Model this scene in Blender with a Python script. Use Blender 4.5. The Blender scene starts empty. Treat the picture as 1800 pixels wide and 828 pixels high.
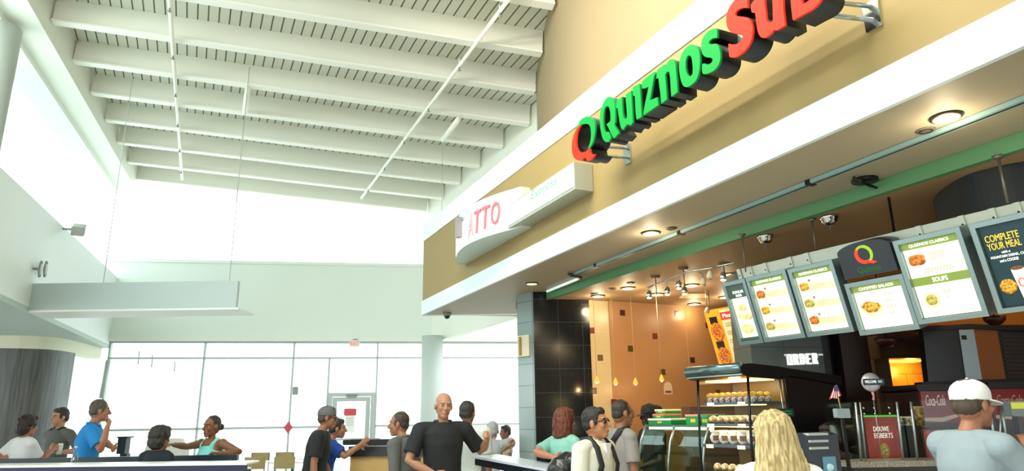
import bpy, bmesh, math, random
from mathutils import Vector, Matrix, noise, geometry
random.seed(7)
SC = bpy.context.scene
COL = SC.collection
PI = math.pi
# ------------------------------------------------------------------ camera
FPX, PITCH, ROLL, CZ = 1194.1, 0.25893, -0.01412, 1.58
_f = Vector((0, math.cos(PITCH), math.sin(PITCH)))
_u = Vector((0, -math.sin(PITCH), math.cos(PITCH)))
_x = Vector((1, 0, 0))
CXV = math.cos(ROLL)*_x + math.sin(ROLL)*_u
CUV = -math.sin(ROLL)*_x + math.cos(ROLL)*_u
EYE = Vector((0, 0, CZ))
cam = bpy.data.cameras.new('camera')
co = bpy.data.objects.new('camera', cam); COL.objects.link(co)
cam.sensor_width = 36; cam.lens = FPX/1800*36
cam.clip_end = 500
m3 = Matrix((CXV, CUV, -_f)).transposed()
co.matrix_world = Matrix.Translation(EYE) @ m3.to_4x4()
SC.camera = co
SC.view_settings.view_transform = 'Standard'
SC.view_settings.look = 'None'
SC.view_settings.gamma = 1
SC.view_settings.use_curve_mapping = False
SC.view_settings.exposure = 0.0
# ------------------------------------------------------------------ world and large lights
W = bpy.data.worlds.new('sky'); SC.world = W; W.use_nodes = True
_bg = W.node_tree.nodes['Background']
_bg.inputs[0].default_value = (0.93, 0.97, 1.0, 1); _bg.inputs[1].default_value = 3.1
def area(name, loc, target, size, power, color=(1, 1, 1), sy=None, spread=PI):
    l = bpy.data.lights.new(name, 'AREA'); l.energy = power; l.color = color; l.size = size
    if sy: l.shape = 'RECTANGLE'; l.size_y = sy
    l.spread = spread
    o = bpy.data.objects.new(name, l); COL.objects.link(o)
    o.location = loc
    d = Vector(target)-Vector(loc)
    o.rotation_euler = d.to_track_quat('-Z', 'Y').to_euler()
    return o
def point(name, loc, power, color, r=0.05):
    l = bpy.data.lights.new(name, 'POINT'); l.energy = power; l.color = color; l.shadow_soft_size = r
    o = bpy.data.objects.new(name, l); COL.objects.link(o); o.location = loc; return o
def spot(name, loc, target, power, color, angle=90, blend=.6, r=.05):
    l = bpy.data.lights.new(name, 'SPOT'); l.energy = power; l.color = color; l.shadow_soft_size = r
    l.spot_size = math.radians(angle); l.spot_blend = blend
    o = bpy.data.objects.new(name, l); COL.objects.link(o); o.location = loc
    o.rotation_euler = (Vector(target)-Vector(loc)).to_track_quat('-Z', 'Y').to_euler(); return o
# hall fill: unseen lamp added behind the camera to brighten left and back walls
area('hall_fill', (-2.5, -5.5, 3.6), (-8.0, 10, 5.5), 5, 460, (1, 1, .97), 3)
area('clerestory_daylight', (-6.4, 4.5, 6.2), (0, 6.5, 3.2), 9, 190, (.97, 1, 1), 1.4)
# two ceiling floods washing the shop front; they cast the sign's double shadow
def strip(name, mid, half, target, power, color, wd=.12):
    # long narrow lamp whose long side runs along `half`
    l = bpy.data.lights.new(name, 'AREA'); l.shape = 'RECTANGLE'; l.size = 2*half.length; l.size_y = wd; l.energy = power; l.color = color
    o = bpy.data.objects.new(name, l); COL.objects.link(o)
    x = half.normalized(); z = (Vector(mid)-Vector(target)); z = (z-x*z.dot(x)).normalized(); y = z.cross(x)
    o.matrix_world = Matrix.Translation(mid) @ Matrix((x, y, z)).transposed().to_4x4(); return o
_fd = Vector((math.sin(math.radians(-25)), math.cos(math.radians(-25)), 0)); _fn = Vector((-.9063, -.4226, 0))
_fo = Vector((-1.5, 11.17, 0))
strip('cove_lamp_high', _fo-_fd*7.2+_fn*2.3+Vector((0, 0, 6.35)), _fd*2.3, _fo-_fd*7.2+Vector((0, 0, 3.9)), 205, (1, .93, .8))
strip('cove_lamp_low', _fo-_fd*7.2+_fn*2.6+Vector((0, 0, 6.0)), _fd*2.3, _fo-_fd*7.2+Vector((0, 0, 3.9)), 165, (1, .93, .8))
# ------------------------------------------------------------------ ray helpers (pixel of the 1800x828 photograph -> point on a real plane)
def ray(px, py): return CXV*((px-900)/FPX) - CUV*((py-414)/FPX) + _f
def onz(px, py, z): r = ray(px, py); return EYE + r*((z-CZ)/r.z)
def ony(px, py, Y): r = ray(px, py); return EYE + r*(Y/r.y)
def onpl(px, py, p, n): r = ray(px, py); n = Vector(n); return EYE + r*(n.dot(Vector(p)-EYE)/n.dot(r))
def onv(px, py, p, ang):
    a = math.radians(ang); return onpl(px, py, (p[0], p[1], 0), (math.cos(a), -math.sin(a), 0))
def dirv(ang): a = math.radians(ang); return Vector((math.sin(a), math.cos(a), 0))
# ------------------------------------------------------------------ materials
def lin(h):
    if isinstance(h, str):
        h = h.lstrip('#'); c = [int(h[i:i+2], 16)/255 for i in (0, 2, 4)]
    else: c = list(h)
    return tuple((x/12.92 if x <= .04045 else ((x+.055)/1.055)**2.4) for x in c)
MATS = {}
def mat(name, color='#808080', rough=.55, metal=0., emit=0., ecol=None, noise_amt=0., nscale=8., bump=0., bscale=40., spec=.5, alpha=1., color2=None, stretch=None):
    if name in MATS: return MATS[name]
    m = bpy.data.materials.new(name); m.use_nodes = True; nt = m.node_tree
    b = nt.nodes['Principled BSDF']; c = lin(color)
    b.inputs['Base Color'].default_value = (*c, 1); b.inputs['Roughness'].default_value = rough
    b.inputs['Metallic'].default_value = metal; b.inputs['Specular IOR Level'].default_value = spec
    tc = nt.nodes.new('ShaderNodeTexCoord'); mp = nt.nodes.new('ShaderNodeMapping')
    nt.links.new(tc.outputs['Object'], mp.inputs[0])
    if stretch: mp.inputs['Scale'].default_value = stretch
    if noise_amt or color2:
        n = nt.nodes.new('ShaderNodeTexNoise'); n.inputs['Scale'].default_value = nscale; n.inputs['Detail'].default_value = 5
        nt.links.new(mp.outputs[0], n.inputs['Vector'])
        r = nt.nodes.new('ShaderNodeMix'); r.data_type = 'RGBA'
        c2 = lin(color2) if color2 else tuple(min(1, x*(1-noise_amt)) for x in c)
        c1 = c if color2 else tuple(min(1, x*(1+noise_amt*.5)) for x in c)
        r.inputs[6].default_value = (*c1, 1); r.inputs[7].default_value = (*c2, 1)
        if color2:
            rp = nt.nodes.new('ShaderNodeMapRange'); rp.inputs[1].default_value = .4; rp.inputs[2].default_value = .6
            nt.links.new(n.outputs[0], rp.inputs[0]); nt.links.new(rp.outputs[0], r.inputs[0])
        else: nt.links.new(n.outputs[0], r.inputs[0])
        nt.links.new(r.outputs[2], b.inputs['Base Color'])
        if emit: nt.links.new(r.outputs[2], b.inputs['Emission Color'])
    if bump:
        n2 = nt.nodes.new('ShaderNodeTexNoise'); n2.inputs['Scale'].default_value = bscale; n2.inputs['Detail'].default_value = 4
        nt.links.new(mp.outputs[0], n2.inputs['Vector'])
        bp = nt.nodes.new('ShaderNodeBump'); bp.inputs['Strength'].default_value = bump; bp.inputs['Distance'].default_value = .02
        nt.links.new(n2.outputs[0], bp.inputs['Height']); nt.links.new(bp.outputs[0], b.inputs['Normal'])
    if emit:
        if not (noise_amt or color2): b.inputs['Emission Color'].default_value = (*(lin(ecol) if ecol else c), 1)
        b.inputs['Emission Strength'].default_value = emit
    MATS[name] = m
    return m
def glass(name, tint='#f8fffd', mix=.045, rough=.02):
    if name in MATS: return MATS[name]
    m = bpy.data.materials.new(name); m.use_nodes = True; nt = m.node_tree; nt.nodes.clear()
    o = nt.nodes.new('ShaderNodeOutputMaterial'); t = nt.nodes.new('ShaderNodeBsdfTransparent'); g = nt.nodes.new('ShaderNodeBsdfGlossy')
    t.inputs[0].default_value = (*lin(tint), 1); g.inputs['Roughness'].default_value = rough
    mx = nt.nodes.new('ShaderNodeMixShader'); mx.inputs[0].default_value = mix
    nt.links.new(t.outputs[0], mx.inputs[1]); nt.links.new(g.outputs[0], mx.inputs[2]); nt.links.new(mx.outputs[0], o.inputs[0])
    MATS[name] = m; return m
def stripe_mat(name, dirxy, pitch, width, c1, c2, rough=.6):
    """planks: dark joints every `pitch` metres measured along dirxy"""
    m = bpy.data.materials.new(name); m.use_nodes = True; nt = m.node_tree; b = nt.nodes['Principled BSDF']
    g = nt.nodes.new('ShaderNodeNewGeometry'); d = nt.nodes.new('ShaderNodeVectorMath'); d.operation = 'DOT_PRODUCT'
    d.inputs[1].default_value = dirxy; nt.links.new(g.outputs['Position'], d.inputs[0])
    q = nt.nodes.new('ShaderNodeMath'); q.operation = 'DIVIDE'; q.inputs[1].default_value = pitch; nt.links.new(d.outputs['Value'], q.inputs[0])
    fr = nt.nodes.new('ShaderNodeMath'); fr.operation = 'FRACT'; nt.links.new(q.outputs[0], fr.inputs[0])
    lt = nt.nodes.new('ShaderNodeMath'); lt.operation = 'LESS_THAN'; lt.inputs[1].default_value = width/pitch; nt.links.new(fr.outputs[0], lt.inputs[0])
    mx = nt.nodes.new('ShaderNodeMix'); mx.data_type = 'RGBA'; nt.links.new(lt.outputs[0], mx.inputs[0])
    mx.inputs[6].default_value = (*lin(c1), 1); mx.inputs[7].default_value = (*lin(c2), 1)
    nt.links.new(mx.outputs[2], b.inputs['Base Color']); b.inputs['Roughness'].default_value = rough
    return m
def tile_mat(name, c1, c2, grout, sx, sy, mortar=.008, rough=.2, offset=0., speck=0., axis='XZ', spec=.5, bias=0):
    m = bpy.data.materials.new(name); m.use_nodes = True; nt = m.node_tree; b = nt.nodes['Principled BSDF']
    tc = nt.nodes.new('ShaderNodeTexCoord'); sp = nt.nodes.new('ShaderNodeSeparateXYZ'); cb = nt.nodes.new('ShaderNodeCombineXYZ')
    nt.links.new(tc.outputs['Object'], sp.inputs[0])
    nt.links.new(sp.outputs[axis[0]], cb.inputs[0]); nt.links.new(sp.outputs[axis[1]], cb.inputs[1])
    br = nt.nodes.new('ShaderNodeTexBrick'); br.offset = offset; br.squash = 1
    br.inputs['Scale'].default_value = 1; br.inputs['Brick Width'].default_value = sx; br.inputs['Row Height'].default_value = sy
    br.inputs['Mortar Size'].default_value = mortar; br.inputs['Bias'].default_value = bias
    br.inputs['Color1'].default_value = (*lin(c1), 1); br.inputs['Color2'].default_value = (*lin(c2), 1); br.inputs['Mortar'].default_value = (*lin(grout), 1)
    nt.links.new(cb.outputs[0], br.inputs['Vector'])
    out = br.outputs['Color']
    if speck:
        n = nt.nodes.new('ShaderNodeTexNoise'); n.inputs['Scale'].default_value = 70; nt.links.new(tc.outputs['Object'], n.inputs['Vector'])
        rp = nt.nodes.new('ShaderNodeMapRange'); rp.inputs[1].default_value = .66; rp.inputs[2].default_value = .74; nt.links.new(n.outputs[0], rp.inputs[0])
        mx = nt.nodes.new('ShaderNodeMix'); mx.data_type = 'RGBA'; nt.links.new(rp.outputs[0], mx.inputs[0])
        nt.links.new(out, mx.inputs[6]); mx.inputs[7].default_value = (speck, speck, speck, 1); out = mx.outputs[2]
    nt.links.new(out, b.inputs['Base Color']); b.inputs['Roughness'].default_value = rough; b.inputs['Specular IOR Level'].default_value = spec
    MATS[name] = m
    return m
# ------------------------------------------------------------------ mesh builder
ORG = {}
class Frame:
    def __init__(s, o, x, y, n=None):
        s.o = Vector(o); s.x = Vector(x).normalized(); s.y = Vector(y).normalized()
        s.n = Vector(n).normalized() if n else s.x.cross(s.y).normalized()
    def p(s, u, v, w=0): return s.o + s.x*u + s.y*v + s.n*w
    def uv(s, P): d = Vector(P)-s.o; return d.dot(s.x), d.dot(s.y)
    def at(s, px, py, w=0):
        P = onpl(px, py, s.o+s.n*w, s.n); return s.uv(P)
def front(Y, yaw=0., X=0.):  # vertical plane facing the camera; x to the right, n towards camera
    a = math.radians(yaw); return Frame((X, Y, 0), (math.cos(a), math.sin(a), 0), (0, 0, 1), (math.sin(a), -math.cos(a), 0))
class MB:
    def __init__(s): s.v = []; s.f = []; s.smooth = []
    def add(s, vs, fs, sm=False):
        b = len(s.v); s.v += [Vector(v) for v in vs]; s.f += [tuple(b+i for i in f) for f in fs]; s.smooth += [sm]*len(fs); return s
    def fbox(s, F, u0, u1, v0, v1, w0, w1):
        P = [F.p(u, v, w) for w in (w0, w1) for v in (v0, v1) for u in (u0, u1)]
        return s.add(P, [(0, 1, 3, 2), (4, 6, 7, 5), (0, 4, 5, 1), (2, 3, 7, 6), (0, 2, 6, 4), (1, 5, 7, 3)])
    def box(s, x0, x1, y0, y1, z0, z1):
        return s.fbox(Frame((0, 0, 0), (1, 0, 0), (0, 1, 0), (0, 0, 1)), x0, x1, y0, y1, z0, z1)
    def rbox(s, F, u0, u1, v0, v1, w0, w1, r=.01, k=3):
        pts = []
        for cx, cy, a0 in ((u1-r, v0+r, -90), (u1-r, v1-r, 0), (u0+r, v1-r, 90), (u0+r, v0+r, 180)):
            for i in range(k+1):
                a = math.radians(a0+90*i/k); pts.append((cx+r*math.cos(a), cy+r*math.sin(a)))
        return s.prism(F, [pts], w0, w1)
    def prism(s, F, loops, w0, w1, sm=False):
        flat = [p for l in loops for p in l]; n = len(flat)
        tris = geometry.tessellate_polygon([[Vector((p[0], p[1], 0)) for p in l] for l in loops])
        vs = [F.p(p[0], p[1], w0) for p in flat] + [F.p(p[0], p[1], w1) for p in flat]
        fs = [tuple(t) for t in tris] + [tuple(n+i for i in reversed(t)) for t in tris]
        s.add(vs, fs)
        sv = []; sf = []
        for l in loops:
            b = len(sv); m = len(l)
            sv += [F.p(p[0], p[1], w0) for p in l] + [F.p(p[0], p[1], w1) for p in l]
            sf += [(b+i, b+(i+1) % m, b+m+(i+1) % m, b+m+i) for i in range(m)]
        return s.add(sv, sf, sm)
    def poly3(s, pts, th):  # flat polygon (any orientation), thickness th along its normal
        pts = [Vector(p) for p in pts]; n = (pts[1]-pts[0]).cross(pts[2]-pts[0]).normalized()
        F = Frame(pts[0], pts[1]-pts[0], n.cross(pts[1]-pts[0]), n)
        return s.prism(F, [[F.uv(p) for p in pts]], 0, th)
    def tube(s, pts, r, k=10, cap=True, closed=False):
        pts = [Vector(p) for p in pts]; n = len(pts); rs = r if isinstance(r, (list, tuple)) else [r]*n
        vs = []; ref = None
        for i, p in enumerate(pts):
            if closed: t = pts[(i+1) % n]-pts[i-1]
            else: t = pts[min(i+1, n-1)]-pts[max(i-1, 0)]
            t = t.normalized() if t.length > 1e-9 else Vector((0, 0, 1))
            if ref is None: ref = t.orthogonal().normalized()
            ref = (ref - t*ref.dot(t)); ref = ref.normalized() if ref.length > 1e-6 else t.orthogonal().normalized()
            b = t.cross(ref)
            rr = rs[i]; ra, rb = rr if isinstance(rr, tuple) else (rr, rr)
            vs += [p + ref*ra*math.cos(2*PI*j/k) + b*rb*math.sin(2*PI*j/k) for j in range(k)]
        fs = [(i*k+j, i*k+(j+1) % k, (i+1)*k+(j+1) % k, (i+1)*k+j) for i in range(n-1) for j in range(k)]
        if closed: fs += [((n-1)*k+j, (n-1)*k+(j+1) % k, (j+1) % k, j) for j in range(k)]
        elif cap: fs += [tuple(reversed(range(k))), tuple((n-1)*k+j for j in range(k))]
        return s.add(vs, fs, True)
    def lathe(s, c, prof, k=20, ax=(0, 0, 1)):
        c = Vector(c); ax = Vector(ax).normalized(); a = ax.orthogonal().normalized(); b = ax.cross(a); vs = []
        for r, h in prof: vs += [c+ax*h+a*r*math.cos(2*PI*j/k)+b*r*math.sin(2*PI*j/k) for j in range(k)]
        n = len(prof); fs = [(i*k+j, i*k+(j+1) % k, (i+1)*k+(j+1) % k, (i+1)*k+j) for i in range(n-1) for j in range(k)]
        fs += [tuple(reversed(range(k))), tuple((n-1)*k+j for j in range(k))]
        return s.add(vs, fs, True)
    def ell(s, c, r, M=None, k=14, q=9):
        c = Vector(c); r = (r, r, r) if not isinstance(r, (tuple, list)) else r; vs = []; fs = []
        for i in range(q+1):
            th = PI*i/q
            for j in range(k):
                ph = 2*PI*j/k; v = Vector((r[0]*math.sin(th)*math.cos(ph), r[1]*math.sin(th)*math.sin(ph), r[2]*math.cos(th)))
                vs.append(c+(M @ v if M else v))
        for i in range(q):
            for j in range(k): fs.append((i*k+j, (i+1)*k+j, (i+1)*k+(j+1) % k, i*k+(j+1) % k))
        return s.add(vs, fs, True)
    def loft(s, secs, k=18):
        """secs: (center, rx, ry, xaxis, yaxis)"""
        vs = []
        for c, rx, ry, xa, ya in secs:
            vs += [Vector(c)+Vector(xa)*rx*math.cos(2*PI*j/k)+Vector(ya)*ry*math.sin(2*PI*j/k) for j in range(k)]
        n = len(secs); fs = [(i*k+j, i*k+(j+1) % k, (i+1)*k+(j+1) % k, (i+1)*k+j) for i in range(n-1) for j in range(k)]
        fs += [tuple(reversed(range(k))), tuple((n-1)*k+j for j in range(k))]
        return s.add(vs, fs, True)
    def xf(s, M): s.v = [M @ v for v in s.v]; return s
    def build(s, name, m, parent=None, origin=None, world=True):
        me = bpy.data.meshes.new(name)
        lo = Vector((min(v[i] for v in s.v) for i in range(3))); hi = Vector((max(v[i] for v in s.v) for i in range(3)))
        og = Vector(origin) if origin is not None else Vector(((lo.x+hi.x)/2, (lo.y+hi.y)/2, lo.z))
        if not world: og = Vector((0, 0, 0))
        me.from_pydata([v-og for v in s.v], [], s.f); me.update()
        bm = bmesh.new(); bm.from_mesh(me)
        bmesh.ops.recalc_face_normals(bm, faces=bm.faces); bm.to_mesh(me); bm.free()
        me.polygons.foreach_set('use_smooth', s.smooth[:len(me.polygons)] if len(me.polygons) == len(s.smooth) else [False]*len(me.polygons))
        return link(name, me, m, parent, og)
def link(name, me, m, parent=None, og=Vector((0, 0, 0))):
    if m: me.materials.append(m)
    o = bpy.data.objects.new(name, me); COL.objects.link(o)
    base = ORG.get(parent.name, Vector((0, 0, 0))) if parent else Vector((0, 0, 0))
    o.location = og-base; ORG[o.name] = Vector(og)
    if parent: o.parent = parent
    return o
def tag(o, label, cat, group=None, kind=None):
    if label: o['label'] = label
    if cat: o['category'] = cat
    if group: o['group'] = group
    if kind: o['kind'] = kind
    return o
def thing(name, label, cat, loc=(0, 0, 0), group=None):
    o = bpy.data.objects.new(name, None); COL.objects.link(o); o.location = loc; o.empty_display_size = .1
    ORG[o.name] = Vector(loc); return tag(o, label, cat, group)
def struct(o): o['kind'] = 'structure'; return o
def kids(o): return [c for c in bpy.data.objects if c.parent == o]
def copy_tree(o, parent=None, _map=None):
    if _map is None:
        _map = {}
        for c in bpy.data.objects:
            if c.parent: _map.setdefault(c.parent.name, []).append(c)
    c = o.copy(); COL.objects.link(c)
    if parent: c.parent = parent
    for ch in _map.get(o.name, []): copy_tree(ch, c, _map)
    return c
def text(s_, F, u0, v0, w, h, m, parent, name='lettering', ext=.003, shear=0., wo=0.):
    cu = bpy.data.curves.new('t', 'FONT'); cu.body = s_; cu.extrude = .02; cu.shear = shear; cu.resolution_u = 3
    ob = bpy.data.objects.new('t', cu); COL.objects.link(ob)
    dg = bpy.context.evaluated_depsgraph_get(); me = bpy.data.meshes.new_from_object(ob.evaluated_get(dg))
    bpy.data.objects.remove(ob); bpy.data.curves.remove(cu)
    vs = [v.co.copy() for v in me.vertices]; fs = [tuple(p.vertices) for p in me.polygons]; bpy.data.meshes.remove(me)
    x0 = min(v.x for v in vs); x1 = max(v.x for v in vs); y0 = min(v.y for v in vs); y1 = max(v.y for v in vs)
    mb = MB(); mb.add([F.p(u0+(v.x-x0)/(x1-x0)*w, v0+(v.y-y0)/(y1-y0)*h, wo+(v.z+.02)/.04*ext) for v in vs], fs)
    return mb.build(name, m, parent)
# shared materials
WHITE = mat('white_paint', '#e6ece4', .5, bump=.05, bscale=60)
CEILW = mat('ceiling_white_paint', '#d3d4c4', .6, bump=.04)
BEAMW = mat('beam_white_paint', '#ebeadf', .5)
FLANGE = mat('flange_white_paint', '#f6f6ec', .45)
TAN = mat('tan_plaster', '#988453', .7, noise_amt=.06, nscale=3, bump=.06, bscale=90)
BEIGE = mat('beige_plaster', '#998766', .75, noise_amt=.06, nscale=2, bump=.06, bscale=90)
TRIMW = mat('trim_white', '#dcebec', .75)
STEEL = mat('brushed_steel', '#aeb9bb', .32, .85, noise_amt=.08, nscale=60)
CHROME = mat('chrome', '#d5dadb', .12, 1.)
BLACKM = mat('black_metal', '#101214', .4, .3)
BLACKP = mat('black_plastic', '#0c0d0f', .45)
DARKRAIL = mat('dark_rail_paint', '#10242b', .35)
GLASS = glass('clear_glass')
GLASSG = glass('green_tinted_glass', '#d9efe4', .1)
WHITEE = mat('white_lettering', '#eef2f2', .5, emit=.35)
GREENL = mat('dark_green_print', '#0d5a35', .5)
print('helpers ok')
# ================================================================== SETTING
# planes of the hall
BWP, BWA = (-9.3, 15.37), 81.3       # window wall
LWP, LWA = (-6.77, 8.70), -19.4      # left wall
FAP, FAA = (-1.5, 11.17), -25.0      # shop fascia
ZS, ZC = 3.2, 3.1                    # soffit, shop ceiling
bd = dirv(BWA); BWF = Frame((BWP[0], BWP[1], 0), bd, (0, 0, 1)); 
if BWF.n.y > 0: BWF.n = -BWF.n
ld = dirv(LWA); LWF = Frame((LWP[0], LWP[1], 0), ld, (0, 0, 1))
if LWF.n.x < 0: LWF.n = -LWF.n
fd = dirv(FAA); FF = Frame((FAP[0], FAP[1], 0), -fd, (0, 0, 1))   # u runs from the far end towards the camera
if FF.n.x > 0: FF.n = -FF.n
# floor
fl = MB().box(-16, 14, -9, 24, -.12, 0)
struct(fl.build('floor', tile_mat('floor_tile', '#c9c6bb', '#c2bfb4', '#9d9a90', .6, .6, .006, .25, axis='XY')))
# paving outside the windows
# --- beams and deck
zb0 = 7.2
pA, pG, pB = Vector((-6.77, 8.7, 7.2)), Vector((-9.3, 15.37, 7.2)), Vector((.38, 11.43, 6.67))
bn = (pG-pA).cross(pB-pA).normalized()
if bn.z < 0: bn = -bn
def onbeam(px, py, dz=0): return onpl(px, py, pA+Vector((0, 0, dz)), bn)
def beamz(x, y, dz=0): return pA.z+dz - (bn.x*(x-pA.x)+bn.y*(y-pA.y))/bn.z
bdir = (Vector((math.sin(math.radians(78.1)), math.cos(math.radians(78.1)), 0)))
def isect(p, d, q, e):
    det = d.x*-e.y+e.x*d.y; r = (q[0]-p[0], q[1]-p[1]); t = (r[0]*-e.y+e.x*r[1])/det
    return Vector((p[0]+d.x*t, p[1]+d.y*t, 0))
UWP = (.38, 11.43); UWD = dirv(-25)      # white upper wall behind the ledge
BGC = [(.44, 10.35), (.50, 9.2), (.62, 7.9), (.84, 7.0), (1.35, 5.75), (2.35, 3.6), (3.9, .3)]   # plan of the beige upper wall
deck = MB()
dk = [(-1.9, -6.2), (-9.75, 16.1), (-1.1, 17.7), (3.4, 9.5), (5.8, .6), (5.8, -6.2)]
deck.prism(Frame((0, 0, 0), (1, 0, 0), (0, 1, 0), (0, 0, 1)), [dk], 0, .1)
deck.v = [Vector((v.x, v.y, v.z+beamz(v.x, v.y, .38))) for v in deck.v]
ns = Vector((math.cos(math.radians(-25)), -math.sin(math.radians(-25)), 0))
struct(deck.build('ceiling', stripe_mat('ceiling_planks', (ns.x, ns.y, 0), .147, .021, '#d9dacb', '#5b5d52')))
lefts = [(-9.3, 15.37), (-8.74, 14.28), (-8.34, 13.16), (-7.95, 12.06), (-7.55, 10.94), (-7.18, 9.84), (-6.77, 8.70), (-6.37, 7.58), (-5.97, 6.46), (-5.57, 5.34), (-5.17, 4.22), (-4.77, 3.1)]
ordn = ['farthest', 'second farthest', 'third farthest', 'fourth farthest', 'fifth farthest', 'sixth farthest', 'seventh farthest', 'eighth farthest', 'ninth farthest', 'tenth farthest', 'eleventh farthest', 'twelfth farthest']
for i, (lx, ly) in enumerate(lefts):
    if i < 6: e = isect((lx, ly), bdir, UWP, UWD)
    else:
        e = None
        for a, b in zip(BGC[:-1], BGC[1:]):
            a_ = Vector((*a, 0)); b_ = Vector((*b, 0)); q = isect((lx, ly), bdir, a, b_-a_)
            t = (q-a_).dot(b_-a_)/(b_-a_).length_squared
            if 0 <= t <= 1: e = q; break
        if e is None: e = isect((lx, ly), bdir, BGC[0], UWD)
    e = e - bdir*.03
    s0 = Vector((lx, ly, 0)) + bdir*.14
    L = (e-s0).length
    z0 = beamz(s0.x, s0.y); z1 = beamz(e.x, e.y)
    Fm = Frame((s0.x, s0.y, z0), Vector((e.x-s0.x, e.y-s0.y, z1-z0)), (0, 0, 1))
    Fm.y = Fm.y - Fm.x*Fm.y.dot(Fm.x); Fm.y.normalize(); Fm.n = Fm.x.cross(Fm.y)
    t = thing('roof_beam', f'{ordn[i]} whitewashed sloping beam under the plank ceiling', 'beam', (s0.x, s0.y, z0), 'white roof beams of the hall')
    MB().fbox(Fm, 0, L, .03, .38, -.045, .045).build('web', BEAMW, t)
    MB().fbox(Fm, 0, L, 0, .03, -.075, .075).build('flange', FLANGE, t)
struct(MB().box(-9, 9, -6.4, -6.2, 0, 7.6).build('wall_rear_block', WHITE))  # unseen wall added behind the camera to block sky light
struct(MB().box(4.4, 9, -6.2, -2.5, 0, 7.6).build('wall_rear_right_block', BEIGE))  # unseen mass added at the right rear, also shuts out sky light
# --- window wall (two levels), header bands
def bwu(px, py): return BWF.at(px, py)
uL = 0.0; uR = 22.0
ZH, ZT, ZR, ZSILL = 3.36, 2.95, 1.385, 5.18
def bwall(nm, u0, u1, v0, v1, w0, w1, m): return struct(MB().fbox(BWF, u0, u1, v0, v1, w0, w1).build(nm, m))
bwall('wall_back', -.2, uR, ZH+.05, ZSILL, -.35, 0, mat('wall_pale_green', '#e3ede6', .6, bump=.04))
bwall('trim_1', -.2, uR, ZH-.03, ZH+.06, -.2, .035, WHITE)
bwall('wall_back_knee', -.2, uR, 0, .12, -.2, .02, WHITE)
bwall('trim_2', -.2, uR, ZSILL-.02, ZSILL+.05, -.8, .03, WHITE)
MULL = mat('mullion_grey', '#b9c3c0', .45, 0)
# clerestory glazing
wn = MB().fbox(BWF, -.4, uR, ZSILL+.05, 7.3, -.74, -.73)
struct(wn.build('window_1', GLASS))
# lower glazing: bays between mullions
mx = [bwu(187, 640)[0], bwu(360, 600)[0], bwu(517, 600)[0], bwu(577, 660)[0], bwu(662, 660)[0], bwu(777, 660)[0]]
mx += [mx[-1]+2.0*i for i in range(1, 6)]
mf = MB()
for i, u in enumerate(mx):
    v1 = ZH-.03 if i not in (3,) else ZT
    mf.fbox(BWF, u-.02, u+.02, .12, v1, -.16, -.06)
us = mx[0]
mf.fbox(BWF, us, mx[-1], ZT-.02, ZT+.02, -.16, -.06)
mf.fbox(BWF, us, mx[3], ZR-.025, ZR+.025, -.16, -.06)
mf.fbox(BWF, mx[4], mx[-1], ZR-.025, ZR+.025, -.16, -.06)
mf.fbox(BWF, us, mx[-1], ZH-.07, ZH-.03, -.16, -.06)
mf.fbox(BWF, us, mx[3], .12, .18, -.16, -.06); mf.fbox(BWF, mx[4], mx[-1], .12, .18, -.16, -.06)
w2 = struct(mf.build('window_2', MULL))
gp = MB()
for a, b in ((us, mx[3]), (mx[4], mx[-1])): gp.fbox(BWF, a, b, .18, ZT, -.115, -.11)
gp.fbox(BWF, us, mx[-1], ZT, ZH-.05, -.115, -.11); gp.fbox(BWF, mx[3], mx[4], 2.2, ZT, -.115, -.11)
gp.build('window_glass', GLASS, w2)
# small marks seen beyond the glass / on the frames
tag(MB().prism(BWF, [[(bwu(506, 752)[0]+.1*math.cos(a*PI/2), ZR+.14*math.sin(a*PI/2)) for a in range(4)]], -.05, -.03).build('warning_diamond', mat('pale_red_print', '#c9505a', .5)), 'small red diamond sticker where two window bars cross', 'sticker')
u, v = bwu(519, 687); tag(MB().rbox(BWF, u-.06, u+.06, v-.09, v+.09, -.06, .0, .01).build('wall_box', mat('box_grey', '#8f9896', .5)), 'small grey box fixed to the window mullion', 'control box')
for k, (a, b, c, d, lb) in enumerate(((245, 617, 242, 641, 'thin dark twig-like stroke outside, tallest of the three'), (268, 624, 266, 646, 'thin dark stroke outside, middle of the three'), (307, 636, 306, 653, 'faintest thin stroke outside beside the other two'))):
    p = onv(a, b, (BWP[0], BWP[1]+.9), BWA); q = onv(c, d, (BWP[0], BWP[1]+.9), BWA)
    t = thing('hanging_ribbon', 'short dark ribbon hanging beyond the window, '+('longest of three', 'in the middle of three', 'shortest of three')[k], 'ribbon', tuple(q))
    MB().tube([p, (p+q)/2+Vector((.01, 0, 0)), q], .012, 6).build('ribbon_strip', mat('ribbon_dark', '#5b6468', .6), t)
    MB().tube([Vector((p.x, p.y, 3.7)), p], .002, 5).build('thread', mat('thread_white', '#f4f4f4', .6), t)
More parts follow.
